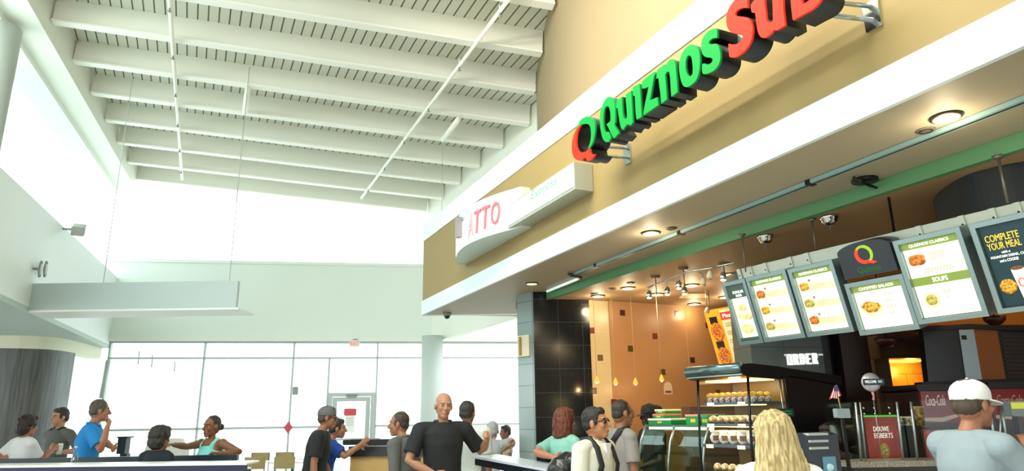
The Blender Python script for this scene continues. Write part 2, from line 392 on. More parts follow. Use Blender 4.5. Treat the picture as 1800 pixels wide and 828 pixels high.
# door
du0, du1 = mx[3]+.025, mx[4]-.025
DFRM = mat('door_frame_grey', '#a9b5b1', .4, .3)
dm = MB(); zt = bwu(620, 690)[1]
dm.fbox(BWF, du0, du0+.09, 0, zt, -.15, -.03); dm.fbox(BWF, du1-.09, du1, 0, zt, -.15, -.03); dm.fbox(BWF, du0+.09, du1-.09, zt-.09, zt, -.15, -.03)
dr = struct(dm.build('door_1', DFRM))
lf = MB(); a, b = du0+.1, du1-.1
lf.fbox(BWF, a, a+.1, .02, zt-.1, -.11, -.06); lf.fbox(BWF, b-.1, b, .02, zt-.1, -.11, -.06); lf.fbox(BWF, a+.1, b-.1, zt-.2, zt-.1, -.11, -.06); lf.fbox(BWF, a+.1, b-.1, .02, .25, -.11, -.06)
lf.fbox(BWF, a+.1, b-.1, 1.08, 1.12, -.08, -.02)
lf.build('door_leaf', DFRM, dr); MB().fbox(BWF, a+.1, b-.1, .25, zt-.2, -.09, -.085).build('door_glass', glass('door_glass', '#d9eefa', .08), dr)
MB().rbox(BWF, a+.3, a+.55, zt-.1, zt-.04, -.03, .03, .01).build('door_closer', mat('closer_grey', '#6f7a78', .4, .5), dr)
# door notice
s = thing('door_notice', 'white notice with a red heading taped on the glass door', 'sign', tuple(BWF.p((a+b)/2, 1.2, -.08)))
q0 = bwu(605, 760); q1 = bwu(624, 717)
MB().fbox(BWF, q0[0], q1[0], q0[1], q1[1], -.08, -.075).build('paper', mat('notice_paper', '#f2f4ee', .6), s)
MB().fbox(BWF, q0[0]-.03, q1[0]+.03, q1[1]-.17, q1[1]-.02, -.074, -.07).build('red_heading', mat('notice_red', '#d2454f', .5), s)
for k in range(4): MB().fbox(BWF, q0[0]+.03, q1[0]-.03, q1[1]-.24-.05*k, q1[1]-.225-.05*k, -.074, -.072).build('print_line', mat('notice_grey', '#b9c2bb', .6), s)
# exit sign
eu, ev = bwu(624, 603); s = thing('exit_sign', 'small EXIT sign with red letters above the glass door', 'sign', tuple(BWF.p(eu, ev-.1, .05)))
MB().rbox(BWF, eu-.115, eu+.115, ev-.09, ev+.06, .04, .09, .01).build('housing', mat('exit_white', '#e6e2d8', .4), s)
MB().fbox(BWF, eu-.05, eu+.05, ev+.06, ev+.09, .035, .07).build('mount', mat('box_grey'), s)
text('EXIT', BWF, eu-.1, ev-.065, .2, .10, mat('exit_red', '#d8434a', .4, emit=.6), s, wo=.09, ext=.004)
# round column in front of the glass
cc = ony(760, 600, 15.6); st = struct(MB().lathe((cc.x, cc.y, 0), [(.24, 0), (.24, ZH)], 40).build('trim_3', mat('column_grey', '#c4d0cb', .5)))
# --- left wall: upper panel, clerestory, eave, curved lower wall
lu = lambda px, py: LWF.at(px, py)
U0, U1 = -12.0, LWF.uv(BWF.p(0, 0))[0]
ZLS, ZLB = 4.78, 3.25
struct(MB().fbox(LWF, U0, U1+.2, ZLB, ZLS, -.35, 0).build('wall_left', mat('wall_pale_blue', '#f0f7f7', .6, bump=.04)))
struct(MB().fbox(LWF, U0, U1+.2, ZLS, 7.3, -.3, -.29).build('window_3', GLASS))
struct(MB().fbox(LWF, U0, U1+.1, 6.95, 7.62, -.28, .12).build('trim_4', mat('eave_white', '#e9e9de', .5)))
struct(MB().fbox(LWF, U0, U1+.2, 6.85, 6.95, -.7, -.28).build('trim_5', WHITE))
# curved stone wall and its cream band
cv = [(-15, 11.2), (-12.5, 13.3), (-11.2, 14.0), (-10.5, 14.35), (-10.0, 14.6), (-9.65, 14.9), (-9.50, 15.15)]
cvd = []
base = [onz(x, y, 2.93) for x, y in ((0, 612), (40, 612.6), (80, 614), (110, 617), (133, 621))]
k0 = base[0]; cvd = [Vector((k0.x-4, k0.y-1.6, 0)), Vector((k0.x-1.8, k0.y-.5, 0))]+[Vector((p.x, p.y, 0)) for p in base]
def ribbon_wall(pts, z0, z1, th=.15):
    mb = MB(); n = len(pts); a = []; b = []
    for i, p in enumerate(pts):
        t = (pts[min(i+1, n-1)]-pts[max(i-1, 0)]).normalized(); nn = Vector((t.y, -t.x, 0))
        if nn.dot(-p) < 0: nn = -nn
        a.append(p); b.append(p-nn*th)
    vs = [(p.x, p.y, z) for z in (z0, z1) for p in a+b]; N = 2*n
    fs = []
    for i in range(n-1):
        fs += [(i, i+1, N+i+1, N+i), (n+i+1, n+i, N+n+i, N+n+i+1), (N+i, N+i+1, N+n+i+1, N+n+i), (i+1, i, n+i, n+i+1)]
    fs += [(0, N, N+n, n), (n-1, n+n-1, N+n+n-1, N+n-1)]
    return mb.add(vs, fs)
def dense(pts, k=6):
    out = []; n = len(pts)
    for i in range(n-1):
        p0, p1, p2, p3 = pts[max(i-1, 0)], pts[i], pts[i+1], pts[min(i+2, n-1)]
        for j in range(k):
            t = j/k; out.append(.5*((2*p1)+(-p0+p2)*t+(2*p0-5*p1+4*p2-p3)*t*t+(-p0+3*p1-3*p2+p3)*t**3))
    return out+[pts[-1]]
stone = mat('curved_stone', '#5d5f5b', .35, color2='#474a48', nscale=3, stretch=(9, 9, .45), bump=.3, bscale=12)
struct(ribbon_wall(dense(cvd), 0, 2.93).build('wall_left_stone', stone))
c2 = cvd+[onz(160, 627, 2.93), onz(188, 634.5, 2.93)]
c2 = [Vector((p.x, p.y, 0)) for p in c2]; c2[-1] = BWF.p(.05, 0, .0)
struct(ribbon_wall(dense(c2), 2.93, 3.42, .3).build('wall_left_cream', mat('cream_paint', '#dfe0c9', .55)))
# soffit under the left upper wall
sp = [LWF.p(U1+.1, 3.25), LWF.p(U0, 3.25), LWF.p(U0, 3.25, -6), LWF.p(U1+.1, 3.25, -3)]
struct(MB().poly3(sp, .08).build('ceiling_left', mat('soffit_teal_grey', '#b9c9c2', .6)))
struct(MB().tube([onv(178, 700, (-9.0, 15.2), LWA) , onv(190, 634, (-9.0, 15.2), LWA)], .05, 8).build('trim_6', MULL))
pw = MB(); q = [Vector((base[-1].x, base[-1].y, 0)), BWF.p(.1, 0)]
Fw = Frame(q[0], q[1]-q[0], (0, 0, 1)); Lq = (q[1]-q[0]).length
struct(MB().fbox(Fw, 0, Lq, 0, 2.93, -.15, -.14).build('window_4', GLASS))
# hall columns outside the left glazing
p = ony(-6, 95, 8.3); struct(MB().lathe((p.x, p.y, 0), [(.24, 0), (.24, 6.85)], 36).build('trim_7', mat('column_shade_grey', '#bfc4be', .5)))
# suspended baffle
t = thing('ceiling_baffle', 'long pale grey boxed baffle hanging from cables by the left wall', 'baffle', tuple(ony(230, 543, 10.1)))
a = ony(48, 543, 10.1); b = ony(414, 543, 10.1); zt2 = ony(230, 496, 10.1).z; zb2 = ony(230, 543, 10.1).z
BF = mat('baffle_grey', '#b7c6c6', .5)
MB().box(a.x-.3, b.x, 10.1, 10.18, zb2, zt2).build('panel', BF, t)
MB().box(a.x-.3, b.x+.04, 10.1, 10.75, zb2-.03, zb2).build('tray', mat('baffle_light', '#e3ebe6', .5), t)
for px, py in ((403, 462), (182, 458)):
    w = ony(px, 495, 10.3); tp = onpl(px-.1, 0, (0, 10.3, 0), (0, 1, 0)); MB().tube([(w.x, 10.3, zb2), (w.x, 10.3, beamz(w.x, 10.3, .3))], .006, 6).build('cable', MULL, t)
# loudspeaker and round lamps on the left wall
p = onv(138, 404, (LWP[0]+.25, LWP[1]), LWA)
t = thing('wall_speaker', 'grey angular loudspeaker mounted high against the bright glazing', 'speaker', tuple(p))
Rm = Matrix.Rotation(.5, 3, 'Z') @ Matrix.Rotation(.5, 3, 'X')
m_ = MB().rbox(Frame((0, 0, 0), (1, 0, 0), (0, 0, 1)), -.1, .1, -.08, .08, -.11, .11, .03).xf(Matrix.Translation(p) @ Rm.to_4x4()); m_.build('cabinet', mat('speaker_grey', '#a9aeaa', .5), t)
MB().tube([p, p-LWF.n*.5], .02, 8).build('bracket', mat('box_grey'), t)
for k, px in enumerate((71, 80)):
    p = onv(px, 473, (LWP[0]+.1, LWP[1]), LWA)
    t = thing('wall_lamp', ('oval ring lamp on the left wall, nearer of the pair', 'oval ring lamp on the left wall, farther of the pair')[k], 'lamp', tuple(p))
    MB().tube([p+ld*.055*math.cos(i*PI/12)+Vector((0, 0, .12*math.sin(i*PI/12))) for i in range(24)], .013, 6, closed=True).build('ring', mat('box_grey'), t)
    MB().ell(p, (.03, .04, .09)).build('lens', mat('lens_pale', '#dfe6e0', .3), t)
    MB().tube([p-LWF.n*.02, p-LWF.n*.14], .02, 8).build('stem', mat('box_grey'), t)
# sprinkler pipes
for nm, pts, lb in (('sprinkler_pipe', [(295, -40), (301, 80), (310, 200), (320, 315)], 'thin white sprinkler pipe crossing the beams, nearer the left glazing'), ('sprinkler_pipe', [(923, -40), (850, 58), (741, 205), (635, 348)], 'long white sprinkler pipe crossing the beams, nearer the shop fascia')):
    P = [onbeam(x, y, -.05) for x, y in pts]; A, B = P[0], P[-1]
    t = thing(nm, lb, 'pipe', tuple((A+B)/2))
    MB().tube([A, B], .028, 10).build('pipe_run', FLANGE, t)
    for k in range(6):
        c = A.lerp(B, (k+.5)/6); MB().lathe(c-Vector((0, 0, .09)), [(.012, 0), (.03, .015), (.012, .03), (.012, .09)], 10).build('sprinkler_head', mat('box_grey'), t)
        MB().tube([c, c+Vector((0, 0, .12))], .01, 6).build('hanger', FLANGE, t)
for (a, b), (c, d), lb in (((436, 157), (430, 199), 'short white tube lamp hung under the beams near the left pipe'), ((806, 210), (778, 246), 'short white tube lamp hung under the beams near the right pipe')):
    P, Q = onbeam(a, b, -.06), onbeam(c, d, -.06)
    t = thing('tube_lamp', lb, 'lamp', tuple((P+Q)/2)); MB().tube([P, Q], .05, 12).build('tube_housing', FLANGE, t)
    MB().tube([Q, Q-Vector((0, 0, 1.7))], .004, 6).build('pull_cable', mat('cable_grey', '#b5b9b0', .5), t)
    MB().tube([P, P+Vector((0, 0, .05))], .01, 6).build('clip', FLANGE, t)
# --- white upper wall and beige upper wall (shop side)
a = isect((-9.3, 15.37), bdir, UWP, UWD)+UWD*.9; b = Vector((*UWP, 0))-UWD*1.6
struct(ribbon_wall([a, b], 3.3, 7.5).build('wall_right_white', mat('upper_white', '#eceee2', .5)))
struct(ribbon_wall(dense([Vector((*q, 0)) for q in BGC], 4), 3.3, 7.6, .2).build('wall_right_beige', BEIGE))
# --- fascia: white lower band, tan face, white ledge
UN = 12.6
zt1, zt2_, zt3 = 3.43, 4.45, 4.74
struct(MB().fbox(FF, 0, UN, zt1, zt2_, -.18, 0).build('wall_fascia', TAN))
struct(MB().fbox(FF, -.01, UN, ZS, zt1, -.02, .015).build('trim_8', TRIMW))
struct(MB().fbox(FF, 0, UN, zt2_, zt3, -.18, .012).build('trim_9', mat('fascia_top_white', '#e6f0ee', .75)))
led = [FF.p(0, zt3-.04, -.02), FF.p(UN, zt3-.04, -.02), FF.p(UN, zt3-.04, -2.2), FF.p(0, zt3-.04, -2.6)]
struct(MB().poly3(led, .04).build('trim_10', WHITE))
# far end return of the fascia and the soffit
struct(MB().fbox(Frame(FF.p(0, 0, 0), (0, 1, 0), (0, 0, 1), (1, 0, 0)), 0, .12, ZS, zt3, .0, 2.2).build('wall_fascia_end', WHITE))
sa = FF.p(0, 0, -.02); sb = onz(965, 512, ZS); sc_ = onz(1800, 230, ZS); sdn = (sc_-sb); sdn.z = 0; sdn.normalize(); se = sb+sdn*9
fe = FF.p(UN, 0, -.02)
SOFF = mat('soffit_beige', '#a79d86', .6, bump=.03)
pl = [Vector((sa.x, sa.y, ZS)), Vector((fe.x, fe.y, ZS)), Vector((se.x, se.y, ZS)), Vector((sb.x, sb.y, ZS)), onz(906, 556, ZS)+Vector((.3, 1.2, 0)), onz(906, 556, ZS)]
sm_ = MB().prism(Frame((0, 0, ZS), (1, 0, 0), (0, 1, 0), (0, 0, 1)), [[(p.x, p.y) for p in pl]], 0.001, .07); struct(sm_.build('ceiling_soffit', SOFF))
# green step and metal track
gF = Frame(Vector((sb.x, sb.y, 0)), sdn, (0, 0, 1))
if gF.n.x > 0: gF.n = -gF.n
struct(MB().fbox(gF, -1.0, 9, ZC-.005, ZS-.001, -.05, .006).build('trim_11', mat('green_step', '#568a5f', .55)))
ta = onz(1003, 487, ZS-.03); tb = onz(1800, 180, ZS-.03); td = (tb-ta).normalized()
tf = Frame(ta, td, (0, 0, 1)); t = thing('ceiling_track', 'long grey metal track along the soffit beneath the white band', 'track', tuple(ta))
MB().fbox(tf, 0, 6.8, 0, .028, -.03, .03).build('rail', mat('track_teal_metal', '#8fb0b0', .45, .2), t)
MB().fbox(tf, 0, 6.8, -.003, 0, -.006, .006).build('slot', BLACKM, t)
for k in range(4): MB().fbox(tf, .6+1.5*k, .64+1.5*k, -.005, .03, -.036, .036).build('joint_clip', BLACKM, t)
# short light rail near the column
P = onz(962, 512, ZS-.03); Q = onz(1016, 490, ZS-.03); t = thing('strip_light', 'short bright strip light on the soffit over the granite column', 'lamp', tuple((P+Q)/2))
MB().tube([P, Q], .018, 8).build('tube', mat('strip_white', '#e4f5ee', .3, emit=.6), t)
P2 = onz(1000, 482, ZS-.03); Q2 = onz(1021, 488, ZS-.03); MB().tube([P2, Q2], .02, 8).build('driver_box', mat('brown_metal', '#4c4234', .4, .5), t)
# inner ceiling
ic = [Vector((sb.x, sb.y, 0))-sdn*.8, Vector((se.x, se.y, 0)), Vector((11, 2, 0)), Vector((9, 12, 0)), Vector((0.5, 12, 0))]
struct(MB().prism(Frame((0, 0, ZC), (1, 0, 0), (0, 1, 0), (0, 0, 1)), [[(p.x, p.y) for p in ic]], 0.002, .06).build('ceiling_shop', mat('shop_ceiling_tan', '#a98c68', .6, bump=.03)))
# granite column
A, B, C = Vector((.055, 9.36, 0)), Vector((.27, 9.12, 0)), Vector((1.04, 9.24, 0))
gran = tile_mat('black_granite_tiles', '#0d1013', '#111418', '#2e3338', .33, .31, .005, .16, 0, .06)
cf = Frame(B, C-B, (0, 0, 1)); 
if cf.n.y > 0: cf.n = -cf.n
cw = (C-B).length
struct(MB().fbox(cf, 0, cw, 0, ZS+.02, -.6, 0).build('wall_column_granite', gran))
lfc = Frame(A, B-A, (0, 0, 1)); 
if lfc.n.x > 0: lfc.n = -lfc.n
struct(MB().fbox(lfc, 0, (B-A).length, 0, ZS+.02, -.25, 0).build('wall_column_side', tile_mat('grey_column_side', '#8fa09f', '#899a99', '#6d7c7c', .5, .28, .006, .12)))
# cream pilaster, tiled side wall
D = Vector((1.33, 9.36, 0)); pf = Frame(C+Vector((0, .02, 0)), D-C, (0, 0, 1))
if pf.n.y > 0: pf.n = -pf.n
struct(MB().fbox(pf, 0, (D-C).length, 0, ZC, -.3, 0).build('wall_pilaster', tile_mat('cream_tile', '#c9b78e', '#c7b58c', '#bdab82', .3, .3, .002, .25)))
E_ = Vector((2.94, 10.08, 0)); sf = Frame(D, E_-D, (0, 0, 1))
if sf.n.y > 0: sf.n = -sf.n
swt = tile_mat('pale_side_tile', '#ad8157', '#ab7f55', '#a57a51', .3, .3, .0015, .3)
struct(MB().fbox(sf, 0, 4.6, 0, ZC, -.2, 0).build('wall_side_tiled', swt))
RT = mat('red_tile', '#7a1710', .25); OT = mat('olive_tile', '#4a4012', .25); DT = mat('dark_brown_tile', '#3a1c10', .25)
for (x, y, m, c) in ((1040, 581, RT, 'red'), (1055, 629, OT, 'olive'), (1044, 687, DT, 'dark'), (1079, 707, RT, 'red'), (1094, 550, DT, 'dark'), (1190, 551, OT, 'olive'), (1244, 572, RT, 'red'), (1151, 591, RT, 'red'), (1108, 613, OT, 'olive'), (1217, 633, DT, 'dark'), (1165, 654, OT, 'olive'), (1262, 690, OT, 'olive')):
    F_ = pf if x < 1070 else sf; u, v = F_.at(x, y)
    where = {(1040): 'on the cream pilaster, topmost', 1055: 'on the cream pilaster, middle', 1044: 'on the cream pilaster, lowest', 1079: 'low beside the pilaster', 1094: 'high on the side wall by the pilaster', 1190: 'high on the side wall, under the round light', 1244: 'high beside the orange menu', 1151: 'near the middle of the side wall', 1108: 'on the side wall, left of the middle', 1217: 'on the side wall over the right pendant', 1165: 'on the side wall just above a pendant', 1262: 'behind the snack stand'}[x]
    tag(MB().fbox(F_, u-.04, u+.04, v-.04, v+.04, 0, .006).build('accent_tile', m), f'small square {c} accent tile {where}', 'tile', 'accent tiles of the side wall')
# kitchen back wall
ka = Vector((4.5, 10.9, 0)); kd = dirv(-25); kf = Frame(ka, -kd, (0, 0, 1))
if kf.n.x > 0: kf.n = -kf.n
struct(MB().fbox(kf, -1, 10, 0, ZC, -.15, 0).build('wall_kitchen', tile_mat('kitchen_wall', '#6d3f16', '#673a13', '#4f2c0e', .4, .3, .004, .4)))
# ================================================================== SHOP SIGNS ON THE FASCIA
SGN = Frame(FF.o+FF.n*.46, FF.x, FF.y, FF.n)     # front plane of the letters
def zl(pts, ox, oy, sc): return [SGN.at(ox+x/sc, oy+y/sc) for x, y in pts]
def smooth_loop(pts, k=3):
    n = len(pts); out = []
    for i in range(n):
        p0, p1, p2, p3 = [Vector((*pts[j % n], 0)) for j in (i-1, i, i+1, i+2)]
        a = (p1-p0); b = (p2-p1); 
        sharp = a.length > 0 and b.length > 0 and a.angle(b) > 1.0
        c = (p3-p2); sharp2 = c.length > 0 and b.length > 0 and b.angle(c) > 1.0
        out.append((p1.x, p1.y))
        if sharp and sharp2: continue
        m0 = Vector((0, 0, 0)) if sharp else (p2-p0)/2
        m1 = Vector((0, 0, 0)) if sharp2 else (p3-p1)/2
        if sharp: m0 = b*.6
        if sharp2: m1 = b*.6
        for j in range(1, k):
            t = j/k; q = (2*t**3-3*t*t+1)*p1+(t**3-2*t*t+t)*m0+(-2*t**3+3*t*t)*p2+(t**3-t*t)*m1
            out.append((q.x, q.y))
    return out
RETB = mat('sign_black_return', '#15171b', .35, .2)
GFACE = mat('sign_green_acrylic', '#078a38', .6, emit=.14, spec=.15)
RFACE = mat('sign_red_acrylic', '#e02c16', .6, emit=.28, spec=.15)
def letter(parent, nm, loops, m, depth=.17):
    L = [smooth_loop(l) for l in loops]
    b = MB().prism(SGN, L, -depth, -.012).build(nm+'_return', RETB, parent)
    MB().prism(SGN, L, -.012, .004).build(nm+'_face', m, b)
    return b
Z1 = (1000, 160, 6.367); Z2 = (1100, 90, 6.367); Z3 = (1180, 30, 6.367); Z4 = (1270, 0, 7.525); Z5 = (1360, 0, 7.525)
sg = thing('shop_sign', 'large channel-letter sign in green and red reading Quiznos Sub on the tan fascia', 'sign', tuple(SGN.p(2.5, 3.9)))
letter(sg, 'emblem_red', [zl([(130, 385), (95, 415), (60, 490), (40, 570), (36, 640), (45, 710), (70, 755), (105, 778), (150, 775), (172, 745), (190, 745), (205, 775), (235, 780), (270, 750), (300, 705), (265, 712), (245, 690), (238, 645), (225, 655), (190, 680), (150, 688), (115, 675), (92, 630), (85, 570), (92, 490), (112, 425), (138, 385)], *Z1)], RFACE)
letter(sg, 'emblem_green', [zl([(82, 415), (105, 380), (130, 330), (175, 295), (220, 285), (260, 300), (288, 340), (298, 410), (292, 490), (270, 580), (235, 640), (218, 642), (238, 590), (250, 520), (250, 450), (240, 395), (215, 370), (180, 368), (140, 380), (105, 410), (80, 440)], *Z1)], GFACE)
letter(sg, 'letter_q', [zl([(350, 290), (362, 210), (390, 130), (425, 80), (460, 65), (490, 80), (512, 120), (522, 190), (523, 280), (522, 350), (516, 385), (565, 470), (515, 525), (500, 520), (445, 410), (425, 375), (455, 350), (470, 330), (468, 250), (455, 190), (440, 172), (420, 175), (400, 215), (390, 290), (390, 370), (400, 430), (415, 460), (450, 460), (475, 525), (455, 560), (420, 572), (390, 545), (370, 490), (355, 400)], *Z1)], GFACE)
letter(sg, 'letter_u', [zl([(540, 105), (600, 65), (600, 150), (608, 260), (625, 310), (645, 310), (655, 280), (650, 200), (642, 110), (638, 40), (702, -5), (707, 100), (715, 250), (720, 355), (690, 390), (665, 372), (640, 390), (610, 435), (590, 415), (575, 360), (560, 270), (548, 190), (530, 195)], *Z1)], GFACE)
letter(sg, 'letter_i', [zl([(80, 405), (155, 365), (165, 450), (175, 600), (182, 735), (125, 765), (115, 680), (105, 500), (85, 500)], *Z2)], GFACE)
letter(sg, 'letter_z', [zl([(185, 345), (215, 310), (310, 240), (325, 235), (330, 262), (318, 300), (275, 550), (360, 515), (368, 605), (205, 718), (210, 640), (260, 400), (195, 420), (183, 390)], *Z2)], GFACE)
letter(sg, 'letter_n', [zl([(355, 210), (440, 150), (450, 165), (480, 115), (510, 90), (540, 95), (558, 130), (568, 230), (578, 350), (583, 460), (515, 510), (508, 420), (500, 300), (490, 235), (465, 230), (445, 265), (455, 400), (465, 540), (400, 590), (392, 480), (378, 370), (370, 300), (345, 310)], *Z2)], GFACE)
letter(sg, 'letter_o', [zl([(92, 560), (100, 480), (130, 400), (180, 335), (230, 308), (280, 322), (312, 370), (325, 450), (325, 540), (310, 640), (280, 710), (230, 760), (175, 785), (135, 765), (110, 700), (98, 630)], *Z3), zl([(165, 560), (168, 490), (185, 440), (205, 430), (228, 450), (240, 510), (245, 580), (240, 640), (220, 665), (195, 655), (175, 620)], *Z3)], GFACE)
letter(sg, 'letter_s', [zl([(340, 310), (355, 240), (400, 175), (450, 140), (505, 128), (518, 140), (518, 235), (470, 240), (430, 270), (425, 298), (460, 305), (510, 300), (540, 340), (555, 420), (550, 490), (525, 550), (480, 600), (420, 630), (365, 640), (350, 600), (350, 530), (370, 520), (420, 530), (455, 510), (468, 480), (450, 455), (400, 452), (365, 430), (345, 390)], *Z3)], GFACE)
letter(sg, 'capital_s', [zl([(55, 250), (65, 170), (100, 90), (160, 10), (235, -55), (335, -90), (338, 105), (270, 105), (210, 130), (175, 170), (180, 210), (240, 220), (320, 230), (370, 260), (400, 340), (405, 430), (385, 530), (340, 620), (270, 700), (180, 755), (115, 760), (95, 730), (85, 600), (95, 580), (150, 590), (210, 580), (260, 530), (275, 485), (240, 450), (170, 445), (110, 420), (70, 360)], *Z4)], RFACE)
letter(sg, 'capital_u', [zl([(380, 70), (430, 0), (560, -90), (565, 60), (580, 180), (592, 270), (625, 305), (660, 290), (675, 250), (670, 130), (665, -150), (800, -240), (810, 100), (822, 230), (833, 335), (715, 405), (690, 385), (650, 440), (590, 490), (530, 500), (490, 460), (465, 380), (450, 270), (435, 170), (395, 165)], *Z4)], RFACE)
letter(sg, 'capital_b', [zl([(215, -190), (235, 60), (250, 200), (260, 270), (400, 190), (510, 130), (590, 60), (640, -30), (640, -110), (570, -150), (600, -220), (590, -300), (500, -340), (400, -310)], *Z5), zl([(375, -60), (390, 60), (470, 10), (510, -50), (480, -90)], *Z5), zl([(365, -210), (372, -140), (450, -170), (460, -230)], *Z5)], RFACE)
# raceway rails and wall brackets
ru0, rv0 = SGN.at(1035, 225); ru1, rv1 = SGN.at(1430, 20)
for px, py in ((1105, 272), (1536, 28)):
    u, v = FF.at(px, py)
    pl_ = MB().rbox(FF, u-.05, u+.05, v-.09, v+.09, .0, .02, .01).build('bracket_plate', CHROME, sg)
    for dv in (-.03, .06): MB().tube([FF.p(u, v+dv, .01), FF.p(u-.07, v+dv, .3)], .014, 8).build('bracket_arm', STEEL, pl_)
MB().fbox(SGN, ru0, ru1, rv0-.02, rv0+.03, -.2, -.17).build('raceway', STEEL, sg)
# --- rectangular light-box sign (Express)
EF = Frame(FF.o+FF.n*.22, FF.x, FF.y, FF.n)
tl = EF.at(889.6, 361); tr = EF.at(1007.4, 285.4); br = EF.at(1009, 334.4); bl = EF.at(889.6, 401)
eu0, eu1 = bl[0]-.02, (tr[0]+br[0])/2; ev0, ev1 = (br[1]+bl[1])/2, (tr[1]+tl[1])/2
t = thing('express_sign', 'long rectangular light-box sign with faint green Express lettering', 'sign', tuple(EF.p((eu0+eu1)/2, ev0)))
MB().fbox(EF, eu0, eu1, ev0, ev1, -.215, -.01).build('sign_box', mat('sign_box_grey', '#a9ada0', .4, .3), t)
MB().fbox(EF, eu0+.02, eu1-.02, ev0+.03, ev1-.03, -.01, .004).build('lit_face', mat('lit_sign_face', '#f8fffb', .4, emit=.5), t)
text('Express', EF, eu0+(eu1-eu0)*.42, ev0+.13, (eu1-eu0)*.38, (ev1-ev0)*.42, mat('faint_green_print', '#5d9f85', .5, emit=.1), t, wo=.004, ext=.003, shear=.3)
text('Fresh', EF, eu0+(eu1-eu0)*.14, ev0+.15, (eu1-eu0)*.2, (ev1-ev0)*.3, mat('fainter_green_print', '#a9cdbd', .5, emit=.2), t, wo=.004, ext=.003, shear=.3)
# bpy.data.objects.remove([o for o in kids(t) if o.name.startswith('lettering')][-1])
# --- curved sign (…ATTO)
CF = Frame(FF.o, FF.x, FF.y, FF.n)
u0c = CF.at(810, 440)[0]+.2; u1c = EF.at(903, 340)[0]; vb = ev0-.02
def bulge(s_): return .10+.30*math.sin(PI*min(.985, max(0.015, s_)))**.8
N = 18; arcf = [(u0c+(u1c-u0c)*i/N, bulge(i/N)) for i in range(N+1)]
def curved(nm, v0, v1, off, m, par, i0=0, i1=N):
    mb = MB(); vs = []; 
    for (u, w) in arcf[i0:i1+1]: vs += [CF.p(u, v0, w+off), CF.p(u, v1, w+off), CF.p(u, v0, .005 if off <= 0 else w), CF.p(u, v1, .005 if off <= 0 else w)]
    n = i1-i0; fs = []
    for i in range(n):
        a = 4*i; b = a+4; fs += [(a, b, b+1, a+1), (a+2, a+3, b+3, b+2), (a, a+2, b+2, b), (a+1, b+1, b+3, a+3)]
    fs += [(0, 1, 3, 2), (4*n, 4*n+2, 4*n+3, 4*n+1)]
    return mb.add(vs, fs).build(nm, m, par)
tp = CF.at(905, 322)[1]
t = thing('curved_sign', 'bulging white shop sign with faded pink slanted letters beside the light-box sign', 'sign', tuple(CF.p((u0c+u1c)/2, vb, .2)))
vtop = vb+ (ev1-ev0)*1.75
curved('sign_body', vb, vtop, 0, mat('curved_sign_grey', '#c5d2cc', .4, .1), t)
curved('lit_panel', vb+.04, vb+(ev1-ev0)*1.22, .006, mat('lit_sign_face'), t, 0, N)
def on_arc(uu): 
    s_ = (uu-u0c)/(u1c-u0c); e = .01; w = bulge(s_); dw = (bulge(s_+e)-bulge(s_-e))/(2*e*(u1c-u0c))
    x = (CF.x+CF.n*dw).normalized(); return Frame(CF.p(uu, 0, w+.008), x, CF.y)
for k, ch in enumerate('ATTO'):
    uu = u0c+(u1c-u0c)*(.555+.08*k); Fa = on_arc(uu)
    if Fa.n.dot(FF.n) < 0: Fa.n = -Fa.n
    text(ch, Fa, 0, vb+.07+.012*k, (u1c-u0c)*.072, (ev1-ev0)*1.0, mat('faded_pink_letter', '#c9686e', .5, emit=.1) if k else mat('fading_pink_letter', '#d9a0a2', .5, emit=.15), t, wo=.0, ext=.02, shear=.15, name='letter')
ui_ = u0c+(u1c-u0c)*.40; Fa = Frame(CF.p(ui_, 0, bulge(.45)+.012), CF.x, CF.y, CF.n)
text('I', Fa, 0, vb+.14, .10, (ev1-ev0)*.95, mat('grey_letter', '#8d8688', .5), t, wo=.0, ext=.06, name='letter')
# ================================================================== MENU BOARDS (tilted row over the counter)
zbB = 2.15
_p1 = onz(1347, 602, zbB); _p2 = onz(1741, 555, zbB); _d = (_p2-_p1).normalized()
_nh = Vector((_d.y, -_d.x, 0)); 
if _nh.dot(_p1) > 0: _nh = -_nh
TL_ = math.radians(16)
_up = Vector((0, 0, 1))*math.cos(TL_)+_nh*math.sin(TL_)
MF = Frame(_p1, _d, _up, _d.cross(_up))
if MF.n.dot(_nh) < 0: MF.n = -MF.n
ALU = mat('menu_frame_aluminium', '#93a8aa', .3, .75)
def sheet(nm, c='#ffffff', e=.9, **k): return mat(nm, c, .5, emit=e, **k)
CREAM = sheet('lit_cream', '#fff6da', .95)
YEL = sheet('lit_yellow_wash', '#f6e6a0', .8)
OLV = sheet('lit_olive_header', '#7e9440', .45)
HWH = sheet('lit_white', '#fdfdf2', 1.0)
INK = mat('menu_ink', '#8f8a66', .6, emit=.35)
INKD = mat('menu_dark_ink', '#4a4a40', .6)
FOODS = [sheet('food_print_a', '#d8862e', .5, color2='#8f3b1c', nscale=40), sheet('food_print_b', '#e0b93e', .5, color2='#9c5a22', nscale=45), sheet('food_print_c', '#c9b35a', .5, color2='#7d7a34', nscale=45)]
def blob(F, u, v, ru, rv, w0, w1, k=14, wob=.12, seed=0, power=1.):
    rr = random.Random(seed); pts = []
    for i in range(k):
        a = 2*PI*i/k; q = 1+wob*(rr.random()-.5)
        c, s_ = math.cos(a), math.sin(a)
        pts.append((u+ru*q*abs(c)**power*(1 if c > 0 else -1), v+rv*q*abs(s_)**power*(1 if s_ > 0 else -1)))
    return MB().prism(F, [pts], w0, w1)
